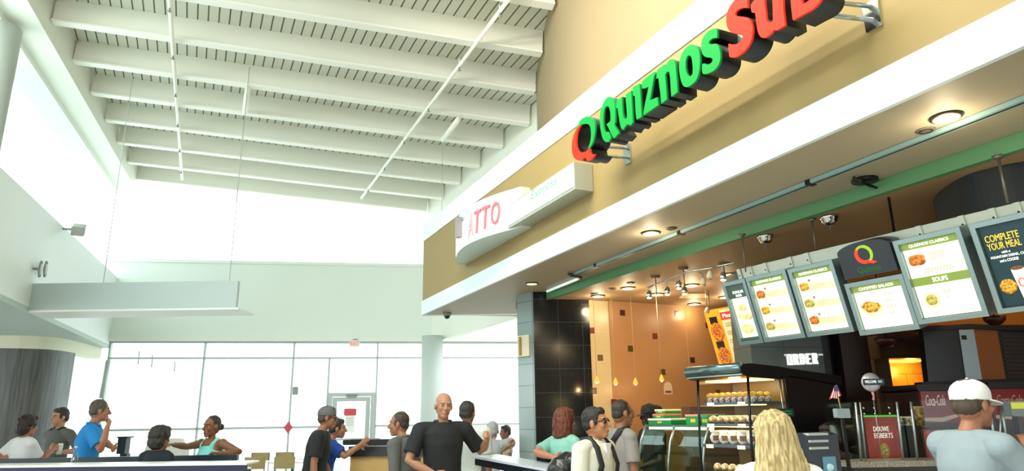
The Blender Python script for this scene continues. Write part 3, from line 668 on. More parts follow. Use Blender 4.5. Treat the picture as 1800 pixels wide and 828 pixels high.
def board(px_, label, body, name='menu_board', depth=.10):
    c = [MF.at(*p) for p in px_]
    u0 = (c[0][0]+c[3][0])/2; u1 = (c[1][0]+c[2][0])/2; v0 = (c[3][1]+c[2][1])/2; v1 = (c[0][1]+c[1][1])/2
    t = thing(name, label, 'menu board', tuple(MF.p((u0+u1)/2, v0)))
    fr = .032
    f = MB()
    for a in ((u0, u0+fr, v0, v1), (u1-fr, u1, v0, v1), (u0+fr, u1-fr, v0, v0+fr), (u0+fr, u1-fr, v1-fr, v1)): f.fbox(MF, *a, -depth, .012)
    f.build('frame', ALU, t)
    MB().fbox(MF, u0+fr, u1-fr, v0+fr, v1-fr, -depth, -.02).build('case', BLACKM, t)
    F = Frame(MF.p(u0+fr+.004, v0+fr+.004, -.02), MF.x, MF.y, MF.n); w, h = u1-u0-2*fr-.008, v1-v0-2*fr-.008
    body(F, w, h, t); return t
def sheet_panel(F, w, h, t, m=None): return MB().fbox(F, 0, w, 0, h, 0, .006).build('lit_sheet', m or CREAM, t)
def lines(F, u, v, w, n, t, m=INK, dv=.011, th=.0035, seed=1):
    rr = random.Random(seed); mb = MB()
    for k in range(n): mb.fbox(F, u, u+w*(.6+.4*rr.random()), v-k*dv, v-k*dv+th, .006, .008)
    o = mb.build('small_print', m, t); return o
def b_popular(F, w, h, t):
    sheet_panel(F, w, h, t, sheet('lit_pale_yellow', '#f6eebc', .75, color2='#fdf6e0', nscale=6))
    MB().fbox(F, 0, w, h*.76, h, .006, .009).build('header', mat('header_dark_green', '#41584d', .5, emit=.25), t)
    text('POPULAR', F, w*.2, h*.84, w*.62, h*.05, HWH, t, wo=.009); text('SUBS', F, w*.33, h*.78, w*.34, h*.042, HWH, t, wo=.009)
    lines(F, w*.12, h*.92, w*.75, 1, t, HWH)
    for k, (a, b, r) in enumerate(((.5, .58, .24), (.3, .42, .2), (.68, .40, .22), (.45, .2, .33))):
        blob(F, w*a, h*b, w*r, w*r*.7, .006, .009+.001*k, 16, .3, k+3).build('food_picture', [sheet('food_pale_a', '#ead486', .6, color2='#d69a7c', nscale=25), sheet('food_pale_b', '#efe0a0', .6, color2='#c2b562', nscale=30)][k % 2], t)
    MB().fbox(F, 0, w, 0, h*.045, .006, .009).build('footer', mat('header_dark_green'), t)
def b_classic(F, w, h, t, sd=0):
    sheet_panel(F, w, h, t)
    MB().fbox(F, 0, w, h*.90, h, .006, .009).build('header', OLV, t)
    text('QUIZNOS CLASSICS', F, w*.12, h*.925, w*.76, h*.05, HWH, t, wo=.009)
    for k in range(3):
        v = h*(.74-.28*k)
        MB().fbox(F, w*.05, w*.97, v-h*.09, v+h*.02, .006, .0075).build('yellow_wash', YEL, t)
        blob(F, w*.16, v, w*.13, h*.07, .0075, .011, 16, .2, k+sd, .8).build('food_picture', FOODS[(k+sd) % 3], t)
        lines(F, w*.36, v+h*.03, w*.4, 4, t, seed=k+sd, dv=.013); lines(F, w*.86, v+h*.045, w*.08, 1, t)
        MB().lathe(F.p(w*.33, v+h*.085, .006), [(.011, 0), (.011, .003)], 12, F.n).build('number_mark', INK, t)
def b_salad(F, w, h, t):
    sheet_panel(F, w, h, t)
    MB().fbox(F, 0, w, h*.86, h, .006, .009).build('header', OLV, t)
    text('CHOPPED SALADS', F, w*.14, h*.895, w*.7, h*.07, HWH, t, wo=.009)
    MB().prism(F, [[(w*.04, h*.5), (w*.3, h*.6), (w*.52, h*.56), (w*.5, h*.36), (w*.3, h*.2), (w*.16, h*.26)]], .006, .009).build('salad_bowl', sheet('bowl_print', '#efe0b4', .6), t)
    blob(F, w*.28, h*.5, w*.21, h*.12, .009, .012, 22, .35, 4).build('salad_picture', FOODS[1], t)
    for k in range(4):
        lines(F, w*.58, h*(.74-.14*k), w*.2, 2, t, seed=k); text(('6.79', '7.19', '6.49', '7.59')[k] if 0 else '7.29', F, w*.86, h*(.72-.14*k), w*.11, h*.045, INKD, t, name='price')
def b_soup(F, w, h, t):
    sheet_panel(F, w, h, t)
    MB().fbox(F, 0, w, h*.91, h, .006, .009).build('header', OLV, t); text('QUIZNOS CLASSICS', F, w*.14, h*.93, w*.7, h*.045, HWH, t, wo=.009)
    blob(F, w*.2, h*.76, w*.15, h*.075, .006, .011, 18, .12, 1, .7).build('food_picture', FOODS[0], t)
    lines(F, w*.42, h*.82, w*.42, 5, t, seed=4); lines(F, w*.25, h*.62, w*.6, 3, t, seed=5)
    MB().fbox(F, w*.0, w, h*.42, h*.53, .006, .009).build('soups_band', OLV, t); text('SOUPS', F, w*.36, h*.445, w*.26, h*.06, HWH, t, wo=.009)
    MB().lathe(F.p(w*.24, h*.22, .006), [(w*.145, 0), (w*.145, .003), (w*.11, .004), (.001, .004)], 24, F.n).build('soup_bowl', sheet('soup_bowl_print', '#e9e2b0', .6), t)
    blob(F, w*.24, h*.22, w*.1, w*.1, .0101, .013, 18, .1, 8).build('soup_picture', FOODS[2], t)
    lines(F, w*.46, h*.32, w*.16, 2, t, seed=6); lines(F, w*.46, h*.22, w*.1, 1, t, seed=6)
    for a, b, s_ in ((.66, .27, '3.99'), (.84, .27, '5.29'), (.66, .17, '3.99'), (.84, .17, '5.29')): text(s_, F, w*a, h*b, w*.12, h*.038, INKD, t, name='price')
def b_meal(F, w, h, t):
    sheet_panel(F, w, h, t, mat('meal_board_teal', '#10333a', .4, emit=.35))
    yl = sheet('meal_yellow', '#f0c13a', .8)
    text('COMPLETE', F, w*.06, h*.80, w*.62, h*.085, yl, t, wo=.006); text('YOUR MEAL', F, w*.06, h*.70, w*.62, h*.085, yl, t, wo=.006)
    text('with a', F, w*.28, h*.645, w*.16, h*.03, HWH, t, wo=.006); text('FOUNTAIN DRINK, CHIPS', F, w*.06, h*.59, w*.7, h*.034, HWH, t, wo=.006); text('and a COOKIE', F, w*.2, h*.54, w*.34, h*.034, HWH, t, wo=.006)
    MB().lathe(F.p(w*.2, h*.24, .006), [(w*.155, 0), (w*.155, .004), (w*.12, .007)], 22, F.n).build('cookie_picture', sheet('cookie_print', '#e6a52e', .7, color2='#8a5a18', nscale=60), t)
    MB().lathe(F.p(w*.62, h*.33, .006), [(w*.12, 0), (w*.12, .003)], 22, F.n).build('lime_picture', sheet('lime_print', '#9ab53a', .6), t)
    MB().prism(F, [[(w*.34, h*.44), (w*.58, h*.44), (w*.54, h*.08), (w*.4, h*.08)]], .006, .011).build('cup_picture', sheet('cup_print', '#f6e9d6', .85), t)
    blob(F, w*.46, h*.445, w*.125, h*.025, .006, .013, 18, 0, 1).build('cup_lid', sheet('cup_coffee', '#6d4a2c', .5), t)
    MB().tube([F.p(w*.47+w*.055*math.cos(a*PI/10), h*.27+h*.05*math.sin(a*PI/10), .012) for a in range(20)], .004, 5, closed=True).build('cup_emblem', sheet('cup_red', '#c8563a', .7), t)
board([(1270.4, 497.6), (1310, 489.6), (1343.7, 602), (1301.3, 607)], 'narrow lit menu board with a dark green header reading popular subs', b_popular)
board([(1310, 489), (1380.6, 472.6), (1417.6, 592), (1347, 602)], 'lit sandwich menu board between the narrow board and its larger twin', lambda *a: b_classic(*a, 0))
board([(1386, 476), (1465.4, 453), (1500, 582), (1421, 593)], 'lit sandwich menu board with three pictures just before the dark arched logo panel', lambda *a: b_classic(*a, 1))
board([(1486.5, 499.6), (1587.6, 480), (1617, 576), (1512.6, 591.6)], 'small lit menu board for chopped salads under the logo panel', b_salad)
board([(1566.4, 424.6), (1687, 398.5), (1741, 555), (1620, 569.7)], 'largest cream menu board with a sandwich above and soups below', b_soup)
board([(1701.8, 396.9), (1822, 366), (1878, 535), (1759, 553.4)], 'dark teal board with yellow words COMPLETE YOUR MEAL', b_meal)
# arched logo panel
u0, v0 = MF.at(1491, 490); u1, _ = MF.at(1583, 474); v0 = (v0+MF.at(1583, 474)[1])/2; vt = MF.at(1530, 420)[1]; vs_ = MF.at(1474, 447)[1]
u0 = (u0+MF.at(1474, 447)[0])/2; u1 = (u1+MF.at(1566, 424)[0])/2
t = thing('logo_panel', 'dark arched panel with a red and green ring emblem over the salad board', 'sign', tuple(MF.p((u0+u1)/2, v0)))
arch = [(u0, v0), (u1, v0), (u1, vs_)]+[((u0+u1)/2+(u1-u0)/2*math.cos(a*PI/12), vs_+(vt-vs_)*math.sin(a*PI/12)) for a in range(1, 12)]+[(u0, vs_)]
MB().prism(MF, [arch], -.115, .03).build('arched_case', mat('logo_panel_slate', '#252c33', .35), t)
LF = Frame(MF.p((u0+u1)/2, v0, .03), MF.x, MF.y, MF.n); R_ = (vt-v0)*.27; cy = (vt-v0)*.62
def crescent(F, cx, cy, R, r, off, a0, a1, w0, w1, n=22):
    o = [(cx+R*math.cos(math.radians(a0+(a1-a0)*i/n)), cy+R*math.sin(math.radians(a0+(a1-a0)*i/n))) for i in range(n+1)]
    i_ = [(cx+off[0]+r*math.cos(math.radians(a1+(a0-a1)*i/n)), cy+off[1]+r*math.sin(math.radians(a1+(a0-a1)*i/n))) for i in range(n+1)]
    return MB().prism(F, [o+i_], w0, w1)
crescent(LF, 0, cy, R_, R_*.78, (-R_*.1, -R_*.06), -55, 135, 0, .006).build('green_crescent', sheet('logo_green', '#8bb024', .7), t)
crescent(LF, 0, cy, R_, R_*.74, (R_*.1, R_*.08), 130, 290, 0, .006).build('red_crescent', sheet('logo_red', '#f5361c', .8), t)
MB().prism(LF, [[(-R_*.1, cy-R_*1.0), (R_*.35, cy-R_*.98), (R_*.75, cy-R_*1.12), (R_*1.2, cy-R_*1.02), (R_*.85, cy-R_*.85), (R_*.6, cy-R_*.66), (R_*.2, cy-R_*.72)]], .0, .006).build('red_tail', sheet('logo_red'), t)
text('Quiznos', LF, -R_*1.15, cy-R_*2.0, R_*2.5, R_*.75, mat('logo_dark_green', '#0f6a2a', .5, emit=.35), t, wo=0)
# mounting rail behind the boards
ra = MF.at(1288, 480); rb = MF.at(1800, 349.6)
rv = (ra[1]+rb[1])/2
t = thing('board_rail', 'long pale metal rail with bolted tabs carrying the menu boards', 'rail', tuple(MF.p(0, rv-.1, -.13)))
RAILM = mat('rail_pale_metal', '#c3cbbd', .45, .35, noise_amt=.15, nscale=5)
MB().fbox(MF, ra[0], rb[0]+1.6, rv-.14, rv, -.17, -.12).build('rail_plate', RAILM, t)
for px, py in ((1303, 487), (1321, 478), (1347, 472), (1391, 462), (1422, 458), (1618, 408), (1692, 388), (1746, 375), (1789, 362)):
    u, v = MF.at(px, py, -.12)
    tb = MB().fbox(MF, u-.018, u+.018, rv-.09, rv+.004, -.12, -.105).build('tab', RAILM, t)
    MB().lathe(MF.p(u, rv-.055, -.105), [(.006, 0), (.006, .004)], 8, MF.n).build('bolt', BLACKM, tb)
# dark beam behind the rail
u2, v2 = MF.at(1318, 458, -.35); u3, _v = MF.at(1565, 400, -.35)
bf = Frame(MF.p(u2, 0, -.4), MF.x, (0, 0, 1)); q = onpl(1318, 458, bf.o, bf.n)
struct(MB().fbox(bf, 0, 1.7, q.z-.32, q.z, -.1, .1).build('trim_12', mat('dark_bulkhead', '#1c120e', .6)))
# dark teal oval drum ceiling
cpts = [onz(x, y, ZC) for x, y in ((1640, 352), (1650, 338), (1690, 312), (1740, 296), (1800, 284), (1880, 275))]
cp = [Vector((p.x, p.y, 0)) for p in cpts]; dr_ = dense(cp, 5); far = [dr_[-1]+Vector((1.6, 1.4, 0)), dr_[0]+Vector((1.5, 2.0, 0))]
struct(MB().prism(Frame((0, 0, 0), (1, 0, 0), (0, 1, 0), (0, 0, 1)), [[(p.x, p.y) for p in dr_+far]], 2.62, ZC).build('ceiling_drum', mat('drum_teal', '#07151a', .6)))
# suspension rods, cable, domes
def rod(px, pt, pb, r, label, m=None, z=ZC, nm='suspension_rod'):
    top = onz(px, pt, z); t = thing(nm, label, 'rod', tuple(top))
    bz = ony(px, pb, top.y).z; MB().tube([top, Vector((top.x, top.y, bz))], r, 8).build('rod_shaft', m or STEEL, t)
    MB().lathe(Vector((top.x, top.y, z-.02)), [(.02, 0), (.035, .02)], 12).build('rod_cup', m or STEEL, t); return t
RODM = mat('rod_grey', '#6d6a60', .4, .6)
rod(1304, 412, 478, .006, 'thin rod from the shop ceiling to the rail at the narrow menu board', RODM)
rod(1427, 385, 445, .006, 'thin rod from the shop ceiling to the rail between the two sandwich boards', RODM)
rod(1754, 274, 356, .009, 'thin rod running down to the rail above the dark teal meal board', RODM)
P = onz(1520, 315, ZS); Q = onz(1560, 336, ZS-.05)
t = thing('power_drop', 'black power cable on a ceiling plate dropping down a pole to the boards', 'cable', tuple(P))
MB().lathe(P-Vector((0, 0, .02)), [(.09, 0), (.09, .018)], 20).build('ceiling_plate', BLACKM, t)
bz = ony(1566, 424, Q.y).z
MB().tube([onz(1500, 312, ZS-.02), onz(1520, 322, ZS-.05), onz(1540, 330, ZS-.055), Q, Vector((Q.x, Q.y, bz))], .010, 8).build('cable', BLACKM, t)
MB().tube([onz(1510, 312, ZS-.02), onz(1514, 320, ZS-.05), onz(1530, 328, ZS-.055)], .008, 8).build('loop', BLACKM, t)
for px, py, pb, lb in ((1345, 417, 437, 'chrome dome on a ceiling stem nearer the granite column'), (1457, 383, 405, 'chrome dome on a ceiling stem above the logo panel')):
    top = onz(px, py-3, ZC); t = thing('ceiling_dome', lb, 'camera dome', tuple(top))
    MB().lathe(top-Vector((0, 0, .06)), [(.005, -.02), (.035, -.01), (.06, .015), (.062, .035), (.07, .04), (.07, .06)], 20).build('dome', CHROME, t)
    b_ = ony(px+3, pb, top.y).z; MB().tube([top-Vector((0, 0, .06)), Vector((top.x, top.y, b_))], .006, 6).build('stem', RODM, t)
# second, farther lit menu (pizza) behind
PF = Frame(onz(1266, 648, 2.12), MF.x, MF.y, MF.n)
c = [PF.at(*p) for p in ((1249.4, 545), (1300, 533), (1333, 640), (1266, 648))]
pw_, ph_ = c[2][0], c[0][1]
t = thing('pizza_menu', 'orange and cream menu behind the boards with round food photos and a red header', 'menu board', tuple(PF.o))
MB().fbox(PF, 0, pw_, 0, ph_, -.04, 0).build('panel', sheet('menu_orange', '#e59a1c', .35), t)
MB().fbox(PF, pw_*.42, pw_*.97, .01, ph_*.97, 0, .004).build('price_sheet', sheet('menu_peach', '#f0cfa6', .3), t)
MB().fbox(PF, pw_*.42, pw_*.97, ph_*.8, ph_*.93, .004, .007).build('header', sheet('menu_red', '#c0281c', .35), t)
text('Pizza', PF, pw_*.48, ph_*.84, pw_*.26, ph_*.06, HWH, t, wo=.007)
for uu in (.15, .85): q_ = PF.p(pw_*uu, ph_, -.02); MB().tube([q_, Vector((q_.x, q_.y, ZC))], .005, 6).build('hanging_rod', RODM, t)
for k, vv in ((0, .62), (1, .2)):
    MB().fbox(PF, pw_*.1, pw_*.3, ph_*(vv+.14), ph_*(vv+.26), 0, .006).build('dark_tag', BLACKM, t)
    blob(PF, pw_*.22, ph_*vv, pw_*.16, ph_*.16, 0, .008, 20, .1, k).build('pizza_picture', sheet('pizza_print', '#d98a2a' if k == 0 else '#e3c27a', .3, color2='#7a3012', nscale=40), t)
for k in range(5): lines(PF, pw_*.48, ph_*(.74-.14*k), pw_*.25, 3, t, INKD, .02, .006, seed=k)
# tall drum lamp etc: recessed lights
LAMPC = (1.0, .83, .55)
def downlight(px, py, z, r, label, power=5., mm=None):
    c = onz(px, py, z); t = thing('recessed_light', label, 'ceiling light', tuple(c))
    MB().lathe(c-Vector((0, 0, .012)), [(r, 0), (r*1.14, .004), (r*1.14, .012)], 26).build('trim_ring', mat('downlight_ring', '#4a3d2c', .35, .6), t)
    MB().lathe(c-Vector((0, 0, .016)), [(r*.2, 0), (r*.93, .002), (r*.93, .006)], 26).build('lens', mat('downlight_lens', '#ffe9b8', .4, emit=1.2 if mm is None else mm), t)
    if power: point('downlight_glow', c-Vector((0, 0, .12)), power, LAMPC, .06)
    return t
downlight(1663, 205, ZS, .075, 'round recessed light nearest in the soffit below the white band', 5)
downlight(1144, 409, ZS, .08, 'round recessed light alone halfway along the soffit', 5)
downlight(935, 498, ZS, .07, 'dim recessed light at the far end of the soffit above the column', 0, .4)
downlight(1051, 520, ZC, .085, 'round recessed light right beside the granite column top', 5.5)
downlight(1104, 506, ZC, .085, 'second round recessed light from the granite column', 5.5)
downlight(1155, 517, ZC, .085, 'recessed light beneath the first track lamp', 5.5)
downlight(1216, 501, ZC, .085, 'recessed light beside the cluster of track lamps', 5.5)
downlight(1220, 534, ZC, .085, 'recessed light closest to the tiled side wall', 5.5)
downlight(1283, 482, ZC, .085, 'recessed light half hidden at the left end of the board rail', 5.5)
downlight(1275, 522, ZC, .085, 'small recessed light glimpsed over the orange menu', 5.5)
for px, py, z, lb in ((1627, 229, ZS, 'small round vent in the soffit next to the nearest recessed light'), (1180, 401, ZS, 'small round vent in the middle of the soffit'), (1077, 507, ZC, 'small dark vent between two round lights by the column'), (1045, 516, ZC, 'dark ceiling plate beside the light at the column'), (1109, 497, ZC, 'dark ceiling plate over the second round light')):
    c = onz(px, py, z); t = thing('ceiling_vent', lb, 'vent', tuple(c)); MB().lathe(c-Vector((0, 0, .008)), [(.01, 0), (.05, .002), (.055, .008)], 18).build('cover', mat('vent_brown', '#6c6250', .5), t)
    MB().tube([c-Vector((0, 0, .008))+Vector((.035*math.cos(a*PI/8), .035*math.sin(a*PI/8), 0)) for a in range(16)], .004, 5, closed=True).build('vent_ring', BLACKM, t)
c = onz(1227, 520, ZC); t = thing('ceiling_hatch', 'long pale recessed light trough in the shop ceiling behind the track lamps', 'ceiling light', tuple(c))
hp = [onz(x, y, ZC-.002) for x, y in ((1194, 523), (1246, 522), (1238, 516), (1203, 516))]
MB().poly3([Vector((p.x, p.y, ZC-.003)) for p in hp], .01).build('trough', mat('trough_lit', '#e8c47a', .5, emit=.35), t)
# monorail track with spot heads
SPM = mat('spot_lit', '#ffe2a0', .4, emit=3.)
mono = [onz(x, y, ZC-.22) for x, y in ((1138, 505), (1160, 497), (1200, 480), (1245, 472), (1290, 462))]
mono = [Vector((p.x, p.y, ZC-.22)) for p in mono]
t = thing('monorail_track', 'thin wavy monorail hung below the shop ceiling carrying small spot lamps', 'track', tuple(mono[2]))
MB().tube(dense(mono, 5), .007, 6).build('rail', STEEL, t)
for px, py in ((1152, 486), (1201, 471), (1272, 464)):
    c = onz(px, py, ZC); MB().lathe(c-Vector((0, 0, .02)), [(.05, 0), (.055, .02)], 16).build('canopy', mat('vent_brown'), t); MB().tube([c, c-Vector((0, 0, .22))], .006, 6).build('stem', RODM, t)
_md = dense(mono, 12)
for k, (px, py, lit, lb) in enumerate(((1141, 518, 1, 'glowing spot head at the left end of the monorail'), (1173, 512, 1, 'glowing spot head left of the monorail centre'), (1193, 501, 1, 'brightest spot head in the middle of the monorail'), (1203, 511, 1, 'lower glowing spot head turned sideways below the brightest one'), (1236, 496, 0, 'unlit glass spot head right of the monorail centre'), (1248, 484, 0, 'upper unlit spot head near the board rail'), (1271, 486, 1, 'glowing spot head at the right end of the monorail'), (1243, 546, 0, 'single pale spot head pointing at the side wall'))):
    c = onz(px, py, ZC-.32); t = thing('spot_lamp', lb, 'spot lamp', tuple(c))
    MB().lathe(c, [(.028, -.03), (.03, .0), (.022, .03), (.01, .045)], 14, (.2, .1, 1)).build('shade', CHROME if lit else mat('frosted_glass', '#cfc3a4', .25), t)
    if lit: MB().ell(c-Vector((0, 0, .034)), (.026, .026, .012)).build('bulb', SPM, t)
    if k == 7: MB().tube([c+Vector((0, 0, .045)), c+Vector((0, 0, .32))], .005, 6).build('arm', STEEL, t)
    else:
        q_ = min(_md, key=lambda w: (w-c-Vector((0, 0, .1))).length); MB().tube([c+Vector((0, 0, .045)), c+Vector((0, 0, .075)), q_-Vector((0, 0, .009))], .005, 6).build('arm', STEEL, t)
    if k in (0, 2, 6): spot('spot_glow', c-Vector((0, 0, .06)), c+Vector((.6, 2.5, -2.2)), 22, (1, .72, .36), 100, .8, .03)
# pendants in front of the side wall
for k, (px, py, lb) in enumerate(((1049, 668, 'small amber pendant lamp in front of the cream pilaster'), (1082, 671, 'small amber pendant lamp just right of the pilaster'), (1117, 671, 'brightest amber pendant lamp of the row'), (1163, 665, 'amber pendant lamp under the olive tile'), (1213, 662, 'amber pendant lamp nearest the snack stand'))):
    c = ony(px, py, 8.75+.05*k); t = thing('pendant_lamp', lb, 'pendant lamp', tuple(c))
    MB().lathe(c, [(.005, -.03), (.032, -.028), (.026, 0), (.012, .035), (.006, .05)], 14).build('lamp_shade', mat('amber_glass', '#e59a3a', .25, emit=1.1 if k != 2 else 3.5), t)
    MB().ell(c-Vector((0, 0, .03)), (.017, .017, .014)).build('bulb', SPM, t)
    MB().tube([c+Vector((0, 0, .05)), Vector((c.x, c.y, ZC))], .003, 5).build('cord', mat('cord_pale', '#b79c78', .5), t)
    point('pendant_glow', c-Vector((0, 0, .09)), 2.0, (1, .65, .3), .02)
# dome camera on the far soffit
c = onz(786, 549, ZS-.0); c = onz(786, 550, ZS); t = thing('dome_camera', 'small dark dome camera under the far end of the soffit', 'camera', tuple(c))
MB().lathe(c-Vector((0, 0, .05)), [(.06, 0), (.07, .02), (.07, .05)], 18).build('housing', mat('camera_grey', '#8b9694', .4), t)
MB().ell(c-Vector((0, 0, .055)), (.05, .05, .045)).build('dome', mat('camera_dark', '#1c2526', .15), t)
# ORDER wall, slate piers
t_ = front(6.75, 12)
SL = tile_mat('slate_tiles', '#4c5c5b', '#475654', '#333d3d', .62, .45, .005, .35)
a0 = t_.at(1330, 640)[0]; a1 = t_.at(1449, 640)[0]
struct(MB().fbox(t_, a0-.05, a1, 0, ZC, -.35, 0).build('wall_slate', SL))
struct(MB().fbox(front(7.1, 12), front(7.1, 12).at(1440, 700)[0], front(7.1, 12).at(1492, 700)[0], 0, ZC, -.3, 0).build('wall_slate_dark', tile_mat('dark_slate_tiles', '#1a2224', '#182022', '#2b3638', .6, .45, .005, .35)))
q0 = t_.at(1384, 642); q1 = t_.at(1437, 619)
tt = thing('order_sign', 'white blocky word ORDER on the slate wall', 'lettering', tuple(t_.p(q0[0], q0[1])))
gl = {'O': [[(0, 0), (3, 0), (3, 10), (0, 10)], [(1, 1.2), (2, 1.2), (2, 8.8), (1, 8.8)]], 'R': [[(0, 0), (1.1, 0), (1.1, 4), (1.5, 4), (2, 0), (3.1, 0), (2.4, 4.8), (3, 6), (3, 9), (2.4, 10), (0, 10)], [(1.1, 5.5), (1.9, 5.5), (1.9, 8.7), (1.1, 8.7)]], 'D': [[(0, 0), (2.2, 0), (3, 1.2), (3, 8.8), (2.2, 10), (0, 10)], [(1, 1.2), (1.9, 1.2), (1.9, 8.8), (1, 8.8)]], 'E': [[(0, 0), (2.9, 0), (2.9, 1.5), (1.2, 1.5), (1.2, 4.2), (2.4, 4.2), (2.4, 5.8), (1.2, 5.8), (1.2, 8.5), (2.9, 8.5), (2.9, 10), (0, 10)]]}
Wd = (q1[0]-q0[0])/19.5; Hd = (q1[1]-q0[1])/10*.92; sl = .055
for k, ch in enumerate('ORDER'):
    L = [[(q0[0]+(3.9*k+x)*Wd, q0[1]+sl*0+(y)*Hd*.9+.003*k) for x, y in l] for l in gl[ch]]
    MB().prism(t_, L, 0, .02).build('letter', mat('order_white', '#f4f8f6', .5, emit=.8), tt)  # emission added so the white letters look brighter
MB().fbox(t_, q0[0]-Wd*1.2, q0[0], q0[1]+Hd*7.4, q0[1]+Hd*9, 0, .02).build('accent_bar', WHITEE, tt); MB().fbox(t_, q0[0]+19.8*Wd, q0[0]+22*Wd, q0[1]+Hd*8, q0[1]+Hd*9.4, 0, .02).build('accent_bar', WHITEE, tt)

point('side_wall_fill', PF.p(pw_*.1, ph_*.6, .5), 5, (1, .5, .12), .1)  # added orange point without a fixture, tints the side wall by the menu
# ================================================================== SNACK STAND (grab-and-go chiller)
cA = ony(1319, 655, 5.62); cA = Vector((cA.x, cA.y, 0))
SFd = -_d; SFn = -_nh                 # along the row (away), into the shop
BLKG = mat('gloss_black_panel', '#0a0a0b', .3)
SF = Frame(cA, _d, (0, 0, 1), _nh)      # u towards the camera end (0 = near corner), n out to customers
Wst = .58; dep = 1.12; dg = .36
st = thing('snack_stand', 'tall black grab-and-go snack stand with rounded metal canopy and lit shelves', 'display stand', tuple(SF.p(-Wst/2, 0, -.5)), )
# base, posts, shelves
MB().fbox(SF, -Wst, 0, 0, .62, -dg-.05, .04).build('base_cabinet', BLKG, st)
MB().fbox(SF, -Wst, .0, 0, 1.86, -dep, -dg-.05).build('side_body', BLKG, st)
for u in (-Wst+.012, -.012):
    MB().tube([SF.p(u, .62, .05), SF.p(u, 1.3, .06), SF.p(u, 1.87, .02)], .011, 8).build('post', mat('post_black_metal', '#1a1d22', .3, .7), st)
MB().tube([SF.p(-.012, .62, -dg), SF.p(-.012, 1.9, -dg)], .009, 8).build('post', STEEL, st)
MB().fbox(SF, -.008, -.003, .62, 1.86, -dg, .02).build('side_glass', GLASS, st)
MB().fbox(SF, -Wst+.003, -Wst+.008, .62, 1.86, -dg, .02).build('side_glass', GLASS, st)
# canopy: curved roof with roll front
prof = [(.09, 1.86), (.13, 1.88), (.135, 1.93), (.10, 1.955), (.03, 1.962), (-.3, 1.945), (-.45, 1.93), (-dep, 1.88), (-dep, 1.8), (-.45, 1.87), (-.35, 1.84), (0.02, 1.85)]
PFr = Frame(SF.p(-Wst-.02, 0), _nh, (0, 0, 1), _d)
MB().prism(PFr, [prof], 0, Wst+.05, sm=False).build('canopy', mat('canopy_black', '#111315', .3, .3), st)
MB().tube([SF.p(-Wst-.01, 1.925, .115), SF.p(.02, 1.925, .115)], [(.045, .045)]*2, 16).build('canopy_roll', mat('canopy_roll_metal', '#5d7478', .25, .8), st)
MB().tube([SF.p(-Wst-.01, 1.875, .12), SF.p(.02, 1.875, .12)], .008, 8).build('canopy_trim', mat('pale_trim', '#b9c4bc', .4, .4), st)
MB().fbox(SF, -Wst+.02, -.02, 1.835, 1.85, -.30, -.06).build('canopy_light', mat('stand_light', '#ffd37a', .4, emit=5.), st)
SHM = mat('shelf_steel_blue', '#57656f', .35, .5)
shz = [1.70, 1.52, 1.36]
shz = [ony(1300, 706, 5.75).z, ony(1300, 745, 5.75).z, ony(1290, 783, 5.75).z]
for k, z in enumerate(shz):
    w = -.02 if k == 0 else (.0 if k == 1 else .03)
    sh = MB().fbox(SF, -Wst+.02, -.015, z-.022, z, -dg-.04, w).build('shelf', SHM, st)
    for uu in (-Wst+.1, -.14): MB().fbox(SF, uu-.04, uu+.04, z-.03, z-.001, w, w+.004).build('price_card', mat('price_card_white', '#f1ecd2', .5, emit=.2), sh)
    MB().fbox(SF, -Wst+.04, -.04, z-.03, z-.023, -.2, -.1).build('shelf_light', mat('stand_light'), sh)
MB().fbox(SF, -Wst+.02, -.015, .62, .66, -dg-.04, .05).build('deck', SHM, st)
MB().fbox(SF, -Wst+.02, -.015, 1.08, 1.1, -dg-.04, .04).build('shelf', SHM, st)
MB().fbox(SF, -Wst+.02, -.015, .66, 1.84, -dg-.05, -dg-.035).build('back_panel', mat('stand_back_warm', '#6b5636', .4), st)
point('stand_glow', SF.p(-Wst*.5, 1.80, -.12), 2.2, (1, .72, .3), .05)
point('stand_glow_low', SF.p(-Wst*.5, shz[1]-.05, -.06), 1.0, (1, .75, .4), .05)
# green price placard on the black body
a = SF.at(1352, 732, 0); 
gpF = Frame(SF.p(0, 0, 0), -_nh, (0, 0, 1), _d)
g0 = gpF.at(1352, 733, .01); g1 = gpF.at(1393, 718, .01)
t = thing('green_placard', 'small dark green placard on the black side of the snack stand', 'sign', tuple(gpF.p(g0[0], g0[1], .01)))
MB().rbox(gpF, g0[0], g1[0], g0[1], g1[1], .012, .02, .01).build('plate', mat('placard_green', '#0c3a2a', .4, emit=.15), t)
for k in range(2): MB().fbox(gpF, g0[0]+.02, g1[0]-.03, g1[1]-.025-.02*k, g1[1]-.019-.02*k, .02, .022).build('print_line', mat('placard_print', '#3f9b6d', .5, emit=.2), t)
# muffins in wrappers on the top shelf
def muffin(loc, first=None, label='', group=''):
    if first: c = copy_tree(first, None); c.location = loc; c['label'] = label; return c
    t = thing('wrapped_muffin', label, 'muffin', (0, 0, 0), group)
    MB().lathe((0, 0, 0), [(.02, 0), (.024, .004), (.033, .045), (.03, .047)], 12).build('wrapper', mat('muffin_wrapper', '#e8e0d4', .4, color2='#7a4a44', nscale=60), t)
    MB().lathe((0, 0, .042), [(.034, 0), (.037, .01), (.03, .026), (.012, .036), (.002, .038)], 12).build('crumb_top', mat('muffin_top', '#e0a94a', .6, noise_amt=.4, nscale=60, bump=.3), t)
    t.location = loc; return t
m0 = None; gm = 'wrapped muffins on the top shelf of the snack stand'
for r_ in range(3):
    for k in range(8):
        p = SF.p(-Wst+.055+.067*k, shz[0], -.07-.085*r_)
        o = muffin(p, m0, 'white wrapped muffin with a golden top on the top shelf of the snack stand', gm)
        o['group'] = gm; m0 = m0 or o
